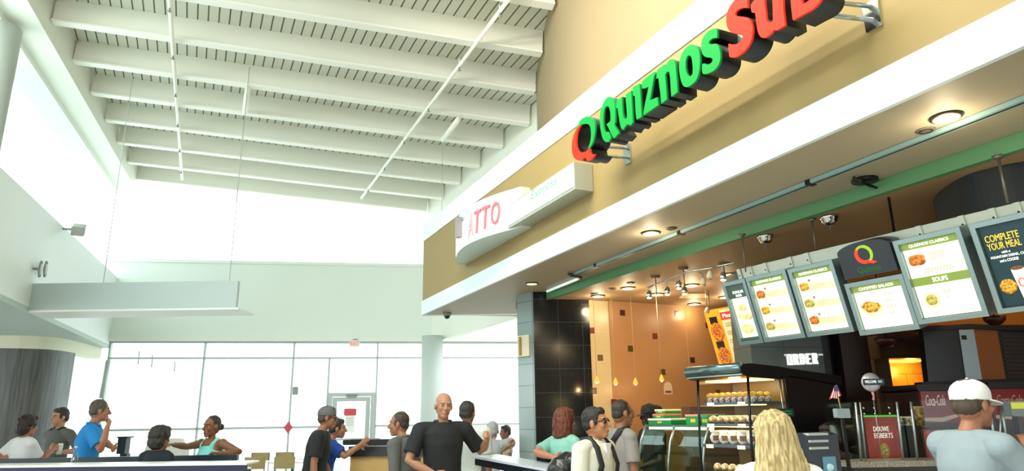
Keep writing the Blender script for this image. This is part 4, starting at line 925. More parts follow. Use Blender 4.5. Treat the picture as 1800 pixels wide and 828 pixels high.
# wraps / bags on the lower shelves
CELL = mat('clear_film', '#dfe0d6', .15, color2='#a9aeb0', nscale=30, bump=.4)
def packet(p, rz, first=None, lb='', gp='', kind=0):
    if first: c = copy_tree(first, None); c.location = p; c.rotation_euler = (0, 0, rz); return c
    t = thing('wrapped_sandwich' if kind == 0 else 'snack_bag', lb, 'sandwich' if kind == 0 else 'snack', (0, 0, 0), gp)
    mb = MB()
    if kind == 0:
        mb.tube([(-.07, 0, .03), (-.055, 0, .032), (0, 0, .034), (.055, 0, .032), (.07, 0, .03)], [.006, .026, .031, .026, .006], 12); mb.build('wrapping', mat('sandwich_wrap', '#d9c391', .35, color2='#8a6a3a', nscale=45, bump=.3), t)
        MB().tube([(-.012, 0, .034), (.012, 0, .034)], .033, 12).build('paper_band', mat('white_band', '#efeee6', .5), t)
    else:
        mb.ell((0, 0, .05), (.045, .022, .05)); mb.build('bag', CELL, t); MB().fbox(front(0), -.025, .025, .03, .07, .018, .026).build('bag_label', mat('bag_label_dark', '#6e4a33', .5), t)
        MB().fbox(front(0), -.04, .04, .095, .112, -.003, .003).build('bag_seal', mat('white_band'), t)
    t.location = p; t.rotation_euler = (0, 0, rz); return t
s0 = b0 = None
rr = random.Random(3)
for k in range(6):
    for r_ in range(2):
        o = packet(SF.p(-Wst+.08+.082*k, shz[1], -.06-.13*r_), rr.uniform(.8, 1.4), s0, 'sandwich in clear film with a white band on the middle shelf of the snack stand', 'wrapped sandwiches on the middle shelf'); s0 = s0 or o
for k in range(5):
    for r_ in range(2):
        o = packet(SF.p(-Wst+.09+.1*k, shz[2], -.05-.09*r_), rr.uniform(-.5, .1), b0, 'puffed clear snack bag with a dark label on the third shelf of the snack stand', 'snack bags on the third shelf', 1); b0 = b0 or o
s1 = None
for k in range(6):
    o = packet(SF.p(-Wst+.08+.082*k, 1.1, -.06), rr.uniform(.8, 1.4), s0, '', ''); o['label'] = 'wrapped sandwich low in the snack stand, behind the blonde woman'; o['group'] = 'wrapped sandwiches on the low shelf'
# ================================================================== DELI CASE
v_top = 1.475
DU0, DU1 = -Wst-.90, -Wst-.04
dc = thing('deli_case', 'glass deli display case with steel frame and trays of food beside the snack stand', 'display case', tuple(SF.p((DU0+DU1)/2, 0, -.4)))
MB().fbox(SF, DU0, DU1, 0, .92, -.75, -.02).build('cabinet', mat('case_dark', '#34302c', .4), dc)
MB().fbox(SF, DU0, DU1, .92, .96, -.75, .01).build('deck', STEEL, dc)
MB().fbox(SF, DU0, DU1, v_top-.02, v_top, -.7, -.12).build('top_shelf', mat('case_top_glass', '#4f6e62', .15), dc)
gl_ = MB()
for k in range(6):
    w0, w1 = .0-.12*(k/6)**2, .0-.12*((k+1)/6)**2; z0, z1 = .96+(v_top-.98)*k/6, .96+(v_top-.98)*(k+1)/6
    gl_.poly3([SF.p(DU0, z0, w0), SF.p(DU1, z0, w0), SF.p(DU1, z1, w1), SF.p(DU0, z1, w1)], .005)
gl_.build('curved_glass', GLASSG, dc)
for u in (DU0+.01, DU0+.42, DU1-.01): MB().tube([SF.p(u, .96, -.005), SF.p(u, 1.15, -.02), SF.p(u, 1.33, -.06), SF.p(u, v_top-.01, -.125)], .011, 8).build('glass_post', STEEL, dc)
MB().fbox(SF, DU0+.02, DU1-.02, 1.2, 1.206, -.55, -.2).build('mid_shelf', GLASSG, dc)
point('case_glow', SF.p((DU0+DU1)/2, v_top-.08, -.35), 3.0, (1, .9, .7), .08)
MB().fbox(SF, DU0+.02, DU1-.02, v_top-.045, v_top-.021, -.2, -.16).build('case_lamp', mat('case_lamp', '#fff3cf', .4, emit=3.), dc)
foods = [('#d8b25c', '#b97a2c', 'yellow'), ('#5f8f3a', '#2f5c22', 'green'), ('#c86c3c', '#8a3a1c', 'orange'), ('#e8d9b0', '#b99a62', 'pale'), ('#b84a36', '#6b2018', 'red'), ('#caa43a', '#8f6a1c', 'golden')]
where_ = ['nearest the green boxes', 'second from the green boxes', 'third in the row', 'fourth in the row', 'fifth in the row', 'nearest the snack stand']
for k in range(6):
    u0_ = DU0+.03+.138*k
    t = thing('food_tray', f'steel tray of {foods[k][2]} filling in the deli case, {where_[k]}', 'food tray', tuple(SF.p(u0_+.06, .96, -.2)))
    MB().fbox(SF, u0_, u0_+.125, .961, 1.0, -.4, -.06).build('tray', STEEL, t)
    mb = MB(); r2 = random.Random(k)
    for i in range(26): mb.ell(SF.p(u0_+.012+r2.random()*.1, 1.0+r2.random()*.02, -.39+r2.random()*.31), (.02, .016, .012), None, 7, 5)
    f_ = mb.build('filling', mat('filling_'+foods[k][2], foods[k][0], .6, color2=foods[k][1], nscale=40), t); f_['kind'] = 'stuff'
    cd = thing('tray_card', f'small white price card before the {foods[k][2]} filling in the deli case', 'price card', tuple(SF.p(u0_+.06, .961, -.03)))
    MB().fbox(SF, u0_+.03, u0_+.09, .963, 1.005, -.032, -.03).build('card', mat('price_card_white'), cd); MB().fbox(SF, u0_+.04, u0_+.08, .98, .986, -.03, -.029).build('print', INKD, cd)
def crate(u0, u1, z, w0, w1, h, lb, lid=None, name='green_box'):
    t = thing(name, lb, 'box', tuple(SF.p((u0+u1)/2, z, (w0+w1)/2)))
    MB().rbox(SF, u0, u1, z, z+h, w0, w1, .008).build('box_body', mat('box_green', '#0c8a3c', .4, noise_amt=.15, nscale=12), t)
    MB().rbox(SF, u0-.005, u1+.005, z+h-.012, z+h+.006, w0-.005, w1+.005, .004).build('box_lid', mat(*(lid or ('box_lid_white', '#dfe6d4'))), t)
    MB().fbox(SF, (u0+u1)/2-.03, (u0+u1)/2+.03, z+h*.25, z+h*.6, w1, w1+.002).build('box_label', mat('box_label_gold', '#c9b048', .4), t)
    return t
crate(DU0+.02, DU0+.34, v_top+.001, -.5, -.16, .05, 'long low green box on the deli case below the capped worker')
crate(DU0+.05, DU0+.2, v_top+.06, -.42, -.2, .035, 'flat green box with a reddish lid stacked on the long green box', ('box_lid_red', '#c9705a'))
crate(DU0+.06, DU0+.2, v_top+.103, -.42, -.22, .035, 'small cream-lidded box on top of the green stack', ('box_lid_cream', '#d9d3a4'))
crate(DU1-.30, DU1-.12, v_top+.001, -.45, -.14, .085, 'tall green box with a pinkish lid next to the snack stand', ('box_lid_pink', '#d98d7a'))
crate(DU1-.105, DU1-.02, v_top+.001, -.4, -.14, .08, 'darker green box squeezed against the snack stand', ('box_lid_green', '#2b8f5c'))
# little wall notice
u, v = sf.at(1174, 683); t = thing('wall_notice', 'small round-topped white notice with red print on the tiled side wall', 'sign', tuple(sf.p(u, v-.08, .0)))
MB().prism(sf, [[(u-.07, v-.08), (u+.07, v-.08), (u+.07, v+.02)]+[(u+.07*math.cos(a*PI/8), v+.02+.07*math.sin(a*PI/8)) for a in range(1, 8)]+[(u-.07, v+.02)]], .001, .006).build('plate', mat('notice_cream', '#d9c2a0', .5), t)
MB().fbox(sf, u-.05, u+.05, v-.06, v-.03, .006, .009).build('red_print', mat('notice_brownred', '#8a4034', .5), t)
# picture/panel behind the stand
t = thing('dark_cabinet', 'brown cabinet glimpsed through the glass of the snack stand', 'cabinet', tuple(ony(1250, 760, 8.3)-Vector((0, 0, 1.45))))
a = ony(1212, 715, 8.3); b = ony(1262, 750, 8.3)
FY = front(8.3)
MB().fbox(FY, a.x, a.x+.75, 0, a.z, -.4, 0).build('cabinet_body', mat('cabinet_brown', '#5a4636', .5), t); MB().fbox(FY, a.x+.05, a.x+.7, a.z-.28, a.z-.05, 0, .01).build('cabinet_door', mat('cabinet_door_brown', '#6d5540', .4), t)
# ================================================================== REGISTER COUNTER
cnF = Frame(SF.p(0, 0, 0), _d, (0, 0, 1), _nh)
rc = thing('order_counter', 'dark service counter running from the snack stand under the menu boards', 'counter', tuple(ony(1440, 900, 4.9)*1.0))
STN = mat('counter_top_stone', '#8e8c80', .25, color2='#5d5b52', nscale=90)
MB().fbox(cnF, .02, .48, 0, 1.0, -.37, -.05).build('counter_body', mat('counter_body_dark', '#1f1c1a', .4), rc)
MB().fbox(cnF, .01, .5, 1.0, 1.04, -.4, -.0).build('counter_top', STN, rc)
# cash register
P = ony(1425, 765, 4.95); rz = 1.04
RF = Frame((P.x, P.y, rz), (math.cos(.35), math.sin(.35), 0), (0, 0, 1))
if RF.n.y > 0: RF.n = -RF.n
t = thing('cash_register', 'black cash register with a slanted screen seen from behind, receipts on top', 'cash register', tuple(RF.o))
bod = MB(); Rp = Frame(RF.p(-.14, 0, 0), RF.n*-1, RF.y, RF.x)
bod.prism(Rp, [[(-.1, 0), (.26, 0), (.26, .12), (.1, .36), (-.04, .40), (-.1, .38)]], 0, .28); bod.build('housing', mat('register_navy', '#18222b', .35), t)
RW = mat('receipt_grey', '#aeb6b3', .5)
for k in range(3): MB().fbox(RF, -.12, .05-.01*k, .38-.045*k, .395-.045*k, .02, .112+.004*k).build('receipt_flap', RW, t)
MB().fbox(RF, -.02, .09, .14, .24, .1, .108).build('rear_display', mat('display_blue', '#4b7f92', .25, emit=.15), t)
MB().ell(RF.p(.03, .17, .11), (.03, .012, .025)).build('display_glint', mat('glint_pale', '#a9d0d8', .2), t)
# small flag in a holder
P = ony(1481, 738, 4.95); t = thing('desk_flag', 'small striped red and white flag leaning in a grey holder', 'flag', tuple(P))
q = [ony(1470, 700, 4.95), ony(1461, 706, 4.95)]
MB().tube([ony(1478, 720, 4.95), ony(1469, 678, 4.95)], .004, 6).build('pole', mat('flag_pole', '#c9a86a', .4), t)
fl_ = MB(); fm = []
Fq = front(4.95)
A0 = Fq.at(1467, 679); B0 = Fq.at(1479, 700); 
SR = mat('flag_red', '#b8323c', .6); SW = mat('flag_white', '#e6dfe0', .6); SB = mat('flag_blue', '#2b3a6e', .6)
tlx, tly = Fq.at(1466, 679); trx, try_ = Fq.at(1470, 677); blx, bly = Fq.at(1457, 702); brx, bry = Fq.at(1478, 697)
for k in range(9):
    s0_, s1_ = k/9, (k+1)/9
    pa = (tlx+(trx-tlx)*s0_, tly+(try_-tly)*s0_); pb = (tlx+(trx-tlx)*s1_, tly+(try_-tly)*s1_); pc = (blx+(brx-blx)*s1_, bly+(bry-bly)*s1_+.006*math.sin(k)); pd = (blx+(brx-blx)*s0_, bly+(bry-bly)*s0_+.006*math.sin(k))
    MB().prism(Fq, [[pa, pb, pc, pd]], .004+.004*math.sin(k*.9), .008+.004*math.sin(k*.9)).build('flag_stripe', SR if k % 2 == 0 else SW, t)
MB().prism(Fq, [[(tlx-.002, tly), (trx+.002, try_), (trx+.006, try_-.04), (tlx-.012, tly-.035)]], .009, .014).build('flag_canton', SB, t)
h0 = Fq.at(1469, 735); h1 = Fq.at(1490, 718)
MB().rbox(Fq, h0[0], h1[0], h0[1], h1[1], -.03, .03, .008).build('holder', mat('holder_grey', '#7f8f92', .4), t)
MB().fbox(Fq, (h0[0]+h1[0])/2-.01, (h0[0]+h1[0])/2+.01, 1.04, h0[1], -.01, .01).build('stem', BLACKM, t)
# ================================================================== PICKUP COUNTER WITH GLASS GUARD
gY = 4.9; GF = front(gY, 4)
gx0, gz = GF.at(1497, 812); gx1 = GF.at(1800, 815)[0]+.6
pc_ = thing('pickup_counter', 'speckled stone pickup counter carrying the glass guard in front of the coffee machine', 'counter', tuple(GF.p(gx0, 0, -.3)))
MB().fbox(GF, gx0+.02, gx1, 0, gz-.04, -.28, -.02).build('counter_body', mat('counter_body_dark'), pc_)
MB().fbox(GF, gx0, gx1, gz-.04, gz, -.3, .0).build('counter_top', mat('granite_speckle', '#a29c8c', .3, color2='#6f6a5e', nscale=120), pc_)
gt = GF.at(1500, 705)[1]
gg = thing('glass_guard', 'clear glass sneeze guard on slim steel posts over the stone counter', 'glass guard', tuple(GF.p((gx0+gx1)/2, gz, -.05)))
posts = [(1509, 1522), (1580, 1597), (1605, 1619)]
pu = [GF.at(1508, 708)[0], GF.at(1516, 708)[0], GF.at(1581, 708)[0], GF.at(1606, 708)[0], GF.at(1741, 690)[0], GF.at(1768, 720)[0], GF.at(1835, 700)[0]]
for k, u in enumerate(pu):
    MB().tube([GF.p(u, gz, -.06), GF.p(u, gt-.01, -.03)], .009 if k != 1 else .006, 8).build('post', STEEL, gg)
MB().fbox(GF, pu[0]-.03, pu[2], gz+.02, gt, -.05, -.044).build('glass_pane', glass('guard_glass', '#fafffd', .012), gg)
MB().fbox(GF, pu[3], pu[6], gz+.02, gt, -.05, -.044).build('glass_pane', glass('guard_glass', '#fafffd', .012), gg)
MB().fbox(GF, pu[0]-.03, pu[0]-.024, gz+.02, gt, -.4, -.05).build('glass_pane', glass('guard_glass'), gg)
for u in (pu[0]+.06, pu[0]+.14, pu[2]-.06): 
    for zz in (gt-.05, gt-.09): MB().lathe(GF.p(u, zz, -.044), [(.007, 0), (.007, .008)], 10, GF.n).build('glass_bolt', CHROME, gg)
MB().tube([GF.p(pu[4], gz+.02, -.03), GF.p(pu[5], gt-.02, -.03)], .006, 6).build('brace', STEEL, gg)
# coffee machine behind the guard
KF = front(5.35, 4); c0 = KF.at(1520, 815); c1 = KF.at(1572, 729); zk = c1[1]
t = thing('coffee_machine', 'red-fronted coffee machine reading Douwe Egberts behind the glass guard', 'coffee machine', tuple(KF.p(c0[0], 1.0, -.2)))
wc = thing('work_counter', 'low steel work counter under the red drink machines behind the glass', 'counter', tuple(KF.p(c0[0]+.9, 0, -.25))); MB().fbox(KF, c0[0]-.04, c0[0]+2.0, 0, .95, -.5, .1).build('counter_body', mat('counter_body_dark'), wc); MB().fbox(KF, c0[0]-.05, c0[0]+2.0, .95, .998, -.52, .12).build('counter_top', STEEL, wc)
MB().rbox(KF, c0[0]-.02, c1[0]+.03, 1.0, zk, -.45, 0, .02).build('housing', mat('machine_black', '#1c1413', .35), t)
kx0 = KF.at(1518, 735)[0]; kx1 = KF.at(1576, 735)[0]; kz0 = KF.at(1540, 812)[1]
MB().fbox(KF, kx0, kx1, kz0-.1, zk-.015, 0, .008).build('red_front', mat('machine_red_front', '#8c1d14', .3, emit=.35, color2='#6d140e', nscale=5), t)
MB().fbox(KF, kx0, kx1, zk-.015, zk-.002, 0, .01).build('green_strip', mat('strip_green', '#3fae2e', .4, emit=.6), t)
text('DOUWE', KF, kx0+.062, zk-.125, .125, .038, WHITEE, t, wo=.008); text('EGBERTS', KF, kx0+.062, zk-.175, .15, .038, WHITEE, t, wo=.008)
a, b = kx0+.13, zk-.27
MB().prism(KF, [[(a+.035*math.cos(i*PI/10), b+.06*math.sin(i*PI/10)) for i in range(20)]], .008, .012).build('emblem_oval', mat('emblem_gold', '#a87f2c', .35, .5), t)
MB().prism(KF, [[(a+.022*math.cos(i*PI/8), b+.042*math.sin(i*PI/8)) for i in range(16)]], .012, .015).build('emblem_picture', mat('emblem_brown', '#4a2c18', .5, color2='#c9b27a', nscale=50), t)
MB().fbox(KF, kx0+.02, kx1-.02, kz0-.03, kz0, .01, .1).build('drip_tray', STEEL, t)
# balloon on a stick
P = ony(1531, 672, 5.2); t = thing('foil_balloon', 'round silver foil balloon with a dark banner band on a thin stick', 'balloon', tuple(P))
MB().ell(P, (.072, .035, .07), None, 20, 12).build('balloon_skin', mat('foil_silver', '#c9ccd6', .2, .5, noise_amt=.3, nscale=15), t)
BFm = Frame((P.x, P.y-.04, P.z), (1, 0, 0), (0, 0, 1), (0, -1, 0))
MB().rbox(BFm, -.078, .078, -.022, .024, -.006, .004, .01).build('banner', mat('banner_slate', '#26323a', .4), t)
text('WELCOME', BFm, -.068, -.008, .085, .02, WHITEE, t, wo=.004)
MB().fbox(BFm, .03, .06, -.006, .012, .004, .006).build('banner_badge', mat('badge_blue', '#9fc0d0', .5), t)
MB().tube([P-Vector((0, 0, .07)), P-Vector((-.005, 0, .1)), P-Vector((0, 0, .13))], [.012, .006, .01], 8).build('neck', mat('neck_pink', '#c98a92', .4), t)
MB().tube([P-Vector((0, 0, .13)), Vector((P.x, P.y, 1.22))], .003, 5).build('stick', STEEL, t)
# second red coffee front + cups between posts
K2 = front(5.4, 4); a0 = K2.at(1618, 735)[0]; z1 = K2.at(1640, 754)[1]
t = thing('red_dispenser', 'red-fronted hot drink dispenser with small white print behind the man in the white cap', 'drink dispenser', tuple(K2.p(a0+.2, 1.0, -.2)))
MB().rbox(K2, a0-.01, a0+.5, 1.0, z1, -.4, 0, .015).build('housing', mat('machine_black'), t)
MB().fbox(K2, a0, a0+.48, 1.05, z1-.01, 0, .008).build('red_front', mat('machine_red_front'), t)
text('The B', K2, a0+.055, z1-.115, .1, .022, WHITEE, t, wo=.008); text('in Ever', K2, a0+.055, z1-.15, .11, .022, WHITEE, t, wo=.008)
MB().prism(K2, [[(a0+.02, 1.07), (a0+.08, 1.07), (a0+.19, z1-.15), (a0+.14, z1-.2)]], .008, .011).build('print_ray', mat('ray_pink', '#a8483c', .4, emit=.2), t)
z_ = K2.at(1600, 745)[1]
for k, (px, lb) in enumerate(((1578, 'small printed cream carton left of the guard post'), (1596, 'small printed cream carton between the guard posts'))):
    u = K2.at(px, 745)[0]; h0_ = K2.at(px, 748)[1]; h1_ = K2.at(px, 732)[1]; t = thing('drink_carton', lb, 'carton', tuple(K2.p(u, 1.0, .05)))
    MB().fbox(K2, u-.035, u+.035, h0_, h1_, -.05, .02).build('carton_body', mat('carton_cream', '#c9c0a0', .5, color2='#4a4030', nscale=45), t); MB().fbox(K2, u-.036, u+.036, h1_-.012, h1_, -.051, .021).build('carton_top', mat('carton_top', '#d8d2b8', .5), t)
    MB().fbox(K2, u-.036, u+.036, 1.0, h0_, -.051, .021).build('carton_stand', BLACKP, t)
CPM = mat('cup_brown_print', '#b7904a', .5, color2='#5a3c1a', nscale=35)
for k, (px, lb) in enumerate(((1623, 'clear patterned plastic cup stack beside the red cola front'),)):
    u = K2.at(px+4, 716)[0]; zb_ = K2.at(px, 749)[1]; zt_ = K2.at(px, 715)[1]; t = thing('paper_cup', lb, 'cup', tuple(K2.p(u, zb_, -.1)))
    MB().lathe(K2.p(u, zb_, -.1), [(.028, 0), (.043, zt_-zb_), (.039, zt_-zb_), (.025, .01)], 18).build('cup_wall', CPM, t)
    MB().tube([K2.p(u+.044*math.cos(i*PI/10), zt_, -.1+.044*math.sin(i*PI/10)) for i in range(20)], .003, 5, closed=True).build('cup_rim', mat('rim_pale', '#d8cfae', .4), t)
# ================================================================== BACK COUNTER, COLA MACHINES, OVEN HOOD
YB = 6.3; BF2 = front(YB, 6)
bx0 = BF2.at(1545, 800)[0]
bc = thing('back_counter', 'long dark back counter below the cola dispensers', 'counter', tuple(BF2.p(bx0+1.2, 0, -.3)))
MB().fbox(BF2, bx0, bx0+2.4, 0, .92, -.65, 0).build('counter_body', mat('counter_body_dark'), bc); MB().fbox(BF2, bx0-.01, bx0+2.4, .92, .96, -.66, .02).build('counter_top', STEEL, bc)
def cola(x0px, x1px, ytop, ybot, lb, logo):
    u0 = BF2.at(x0px, ytop)[0]; u1 = BF2.at(x1px, ytop)[0]; zt_ = BF2.at(x0px, ytop)[1]
    t = thing('cola_dispenser', lb, 'drink dispenser', tuple(BF2.p((u0+u1)/2, .96, -.25)))
    MB().rbox(BF2, u0, u1, .96, zt_-.06, -.5, -.03, .02).build('housing', mat('machine_brown', '#2b1411', .35), t)
    MB().rbox(BF2, u0-.02, u1+.02, zt_-.06, zt_, -.55, .02, .02).build('cap', BLACKP, t)
    zr = zt_-.36
    MB().fbox(BF2, u0+.02, u1-.02, zr, zt_-.065, -.03, .0).build('red_panel', mat('cola_red', '#6d0f12' if logo == 0 else '#7c1210', .3, emit=.25), t)
    text('Coca-Cola', BF2, u0+.06, zt_-.2 if logo == 0 else zt_-.22, .2 if logo == 0 else .27, .10, mat('cola_script', '#cfc0b4', .4, emit=.3) if logo == 0 else mat('cola_script_tan', '#9c7a58', .4, emit=.2), t, wo=.0, shear=.35)
    sw = [(u0+.02, zt_-.34), (u0+.2, zt_-.35), (u0+.5, zt_-.27), (u0+.5, zt_-.25), (u0+.2, zt_-.31), (u0+.02, zt_-.31)]
    MB().prism(BF2, [sw], .0, .004).build('white_wave', mat('wave_white', '#b9aca0', .4, emit=.2), t)
    for k in range(4): MB().lathe(BF2.p(u0+.1+.1*k, zr-.12, .02), [(.012, -.05), (.02, -.02), (.02, .06)], 10).build('nozzle', BLACKP, t)
    MB().fbox(BF2, u0+.02, u1-.02, .96, 1.0, -.03, .12).build('drip_tray', STEEL, t); return t
cola(1612, 1712, 676, 800, 'first dark red cola dispenser, left of the man in the white cap', 0)
cola(1736, 1850, 672, 800, 'second red cola dispenser, behind the brim of the white cap', 1)
# yellow-tag box
T2 = front(5.6, 4); a = T2.at(1780, 732); b = T2.at(1812, 705)
t = thing('card_box', 'grey box with a bright yellow label beside the second cola dispenser', 'box', tuple(T2.p((a[0]+b[0])/2, a[1])))
MB().rbox(T2, a[0], b[0], a[1], b[1], -.12, 0, .01).build('box_body', mat('card_box_grey', '#7f8a86', .4), t); MB().fbox(T2, a[0]+.005, b[0]-.01, (a[1]+b[1])/2, b[1]-.01, 0, .004).build('yellow_label', mat('label_yellow', '#e6dc30', .5, emit=.3), t)
MB().fbox(T2, (a[0]+b[0])/2-.02, (a[0]+b[0])/2+.02, .96, a[1], -.1, -.04).build('stand', BLACKM, t)
# big extraction/oven hood on Y=6.9
HF = front(6.85, 4)
def hp(px, py, w=0): return HF.at(px, py, w)
t = thing('oven_hood', 'huge dark oven hood with a slanted steel corner strip above the cola dispensers', 'hood', tuple(HF.p(*hp(1700, 670))))
MB().prism(HF, [[hp(1622, 579), hp(1690, 576), hp(1710, 668), hp(1632, 671)]], -.08, 0).build('left_panel', mat('hood_navy', '#16191d', .3, .3), t)
MB().prism(HF, [[hp(1684, 580), hp(1710, 579), hp(1725, 667), hp(1697, 668)]], 0, .012).build('steel_strip', mat('strip_steel', '#93a7b0', .35, .6), t)
MB().prism(HF, [[hp(1711, 577), hp(1752, 577), hp(1768, 666), hp(1726, 667)]], -.08, 0).build('copper_panel', mat('copper_brown', '#7a4614', .4, .3, emit=.05), t)
MB().prism(HF, [[hp(1752, 577), hp(1840, 583), hp(1850, 668), hp(1768, 666)]], -.08, 0).build('louvre_panel', mat('louvre_black', '#0d0a08', .5), t)
for k in range(10): 
    y = 590+7.2*k; MB().prism(HF, [[hp(1758+k*1.3, y), hp(1840, y+1), hp(1840, y+3.4), hp(1758+k*1.3, y+2.4)]], 0, .012).build('louvre_slat', mat('slat_brown', '#2b1a0e', .4), t)
MB().prism(HF, [[hp(1616, 672), hp(1850, 664), hp(1850, 672), hp(1616, 680)]], -.08, .03).build('bottom_rail', BLACKM, t)
e0 = hp(1692, 594); MB().rbox(HF, e0[0]-.02, e0[0]+.035, e0[1]-.02, e0[1]+.025, .012, .016, .005).build('badge', BLACKM, t)
MB().prism(HF, [[hp(1616, 576), hp(1700, 570), hp(1850, 578), hp(1850, 586), hp(1700, 578), hp(1616, 583)]], -.08, .04).build('top_rail', BLACKM, t)
# orange bulkhead over the hood
struct(MB().fbox(front(7.0, 4), front(7.0, 4).at(1500, 560)[0], 7.5, front(7.0, 4).at(1700, 570)[1]-.01, ZC, -.2, 0).build('wall_bulkhead', mat('orange_paint', '#b06c1a', .6)))
# dark round pot lights / red smile shapes under the bulkhead
for px, py, lb in ((1748, 560, 'dark red bowl shape hanging under the boards at the meal board'), (1557, 598, 'dark brown bowl shape hanging left of the steel hood')):
    c = ony(px, py, 6.6); t = thing('hanging_bowl', lb, 'bowl lamp', tuple(c))
    MB().lathe(c, [(.01, -.07), (.05, -.06), (.09, -.02), (.1, .02)], 20).build('bowl', mat('bowl_dark_red', '#3a0f08', .4), t); MB().tube([c, Vector((c.x, c.y, ZC))], .006, 6).build('stem', BLACKM, t)
# stainless hood, lit tiled niche, pillars
NF = front(7.7, 4)
def np_(px, py): return NF.at(px, py)
a = np_(1543, 632); b = np_(1626, 606)
t = thing('steel_hood', 'low grey steel canopy glowing orange underneath', 'hood', tuple(NF.p((a[0]+b[0])/2, a[1])))
MB().fbox(NF, a[0]-.05, b[0]+.1, a[1], b[1]+.1, -.6, .15).build('canopy', mat('hood_grey', '#4b453c', .35, .5), t); MB().fbox(NF, a[0]+.2, b[0], a[1]-.02, a[1], -.3, -.1).build('heat_lamp', mat('heat_lamp', '#ffb040', .4, emit=4.), t)
point('heat_glow', NF.p(b[0]-.1, a[1]-.12, -.15), 7, (1, .55, .12), .06)
struct(MB().fbox(front(8.05, 4), front(8.05, 4).at(1540, 700)[0], front(8.05, 4).at(1660, 700)[0], 0, ZC, -.15, 0).build('wall_niche', tile_mat('niche_tile', '#c98a38', '#c28333', '#8f5f25', .42, .2, .006, .3, .5)))
struct(MB().fbox(NF, np_(1546, 700)[0], np_(1573, 700)[0], 0, a[1]+.02, -.25, 0).build('wall_pillar', mat('pillar_grey_brown', '#6e5c46', .5)))
struct(MB().fbox(front(7.5, 4), front(7.5, 4).at(1490, 700)[0], front(7.5, 4).at(1540, 700)[0], 0, ZC, -.3, 0).build('wall_brown_panel', mat('brown_panel', '#2e1a10', .5)))

point('kitchen_fill', (4.9, 6.3, 2.85), 14, (1, .62, .25), .1)  # added warm fill without a fixture, brightens the orange bulkhead
point('kitchen_fill_far', (4.3, 8.6, 2.6), 10, (1, .55, .2), .1)  # farther warm fill, likewise without a fixture
# ================================================================== PEOPLE
def remeshed(mb, vox, smooth=6, disp=0., dscale=9., seed=0, stretch=(1, 1, 1)):
    me = bpy.data.meshes.new('r'); me.from_pydata(mb.v, [], mb.f)
    ob = bpy.data.objects.new('r', me); COL.objects.link(ob)
    m = ob.modifiers.new('r', 'REMESH'); m.mode = 'VOXEL'; m.voxel_size = vox; m.use_smooth_shade = True
    if smooth: s_ = ob.modifiers.new('s', 'SMOOTH'); s_.factor = .5; s_.iterations = smooth
    dg_ = bpy.context.evaluated_depsgraph_get(); out = bpy.data.meshes.new_from_object(ob.evaluated_get(dg_))
    bpy.data.objects.remove(ob); bpy.data.meshes.remove(me)
    if disp:
        ns_ = [v.normal.copy() for v in out.vertices]
        for v, n_ in zip(out.vertices, ns_):
            c = v.co; q = Vector((c.x*stretch[0], c.y*stretch[1], c.z*stretch[2]))*dscale+Vector((seed*7.1, 0, 0))
            v.co = c+n_*(noise.noise(q)*disp)
    for p_ in out.polygons: p_.use_smooth = True
    return out
def solid_mesh(mb):
    me = bpy.data.meshes.new('r'); me.from_pydata(mb.v, [], mb.f); me.update()
    for p_ in me.polygons: p_.use_smooth = True
    return me
def part(nm, me, m, root, lbl=None):
    me.name = nm; me.materials.clear(); me.materials.append(m); o = bpy.data.objects.new(nm, me); COL.objects.link(o); o.parent = root; ORG[o.name] = Vector((0, 0, 0))
    if lbl: o['label'] = lbl
    return o
def V(*a): return Vector(a)
EYEW = mat('eye_white', '#a59f98', .6); EYED = mat('eye_dark', '#1b120d', .2)
def ik(S_, T_, l1, l2, hint):
    d = T_-S_; L = min(d.length, (l1+l2)*.995); d.normalize(); T2_ = S_+d*L
    a = (l1*l1-l2*l2+L*L)/(2*L); h = math.sqrt(max(0, l1*l1-a*a)); n = hint-d*hint.dot(d)
    n = n.normalized() if n.length > 1e-6 else d.orthogonal().normalized()
    return S_+d*a+n*h, T2_
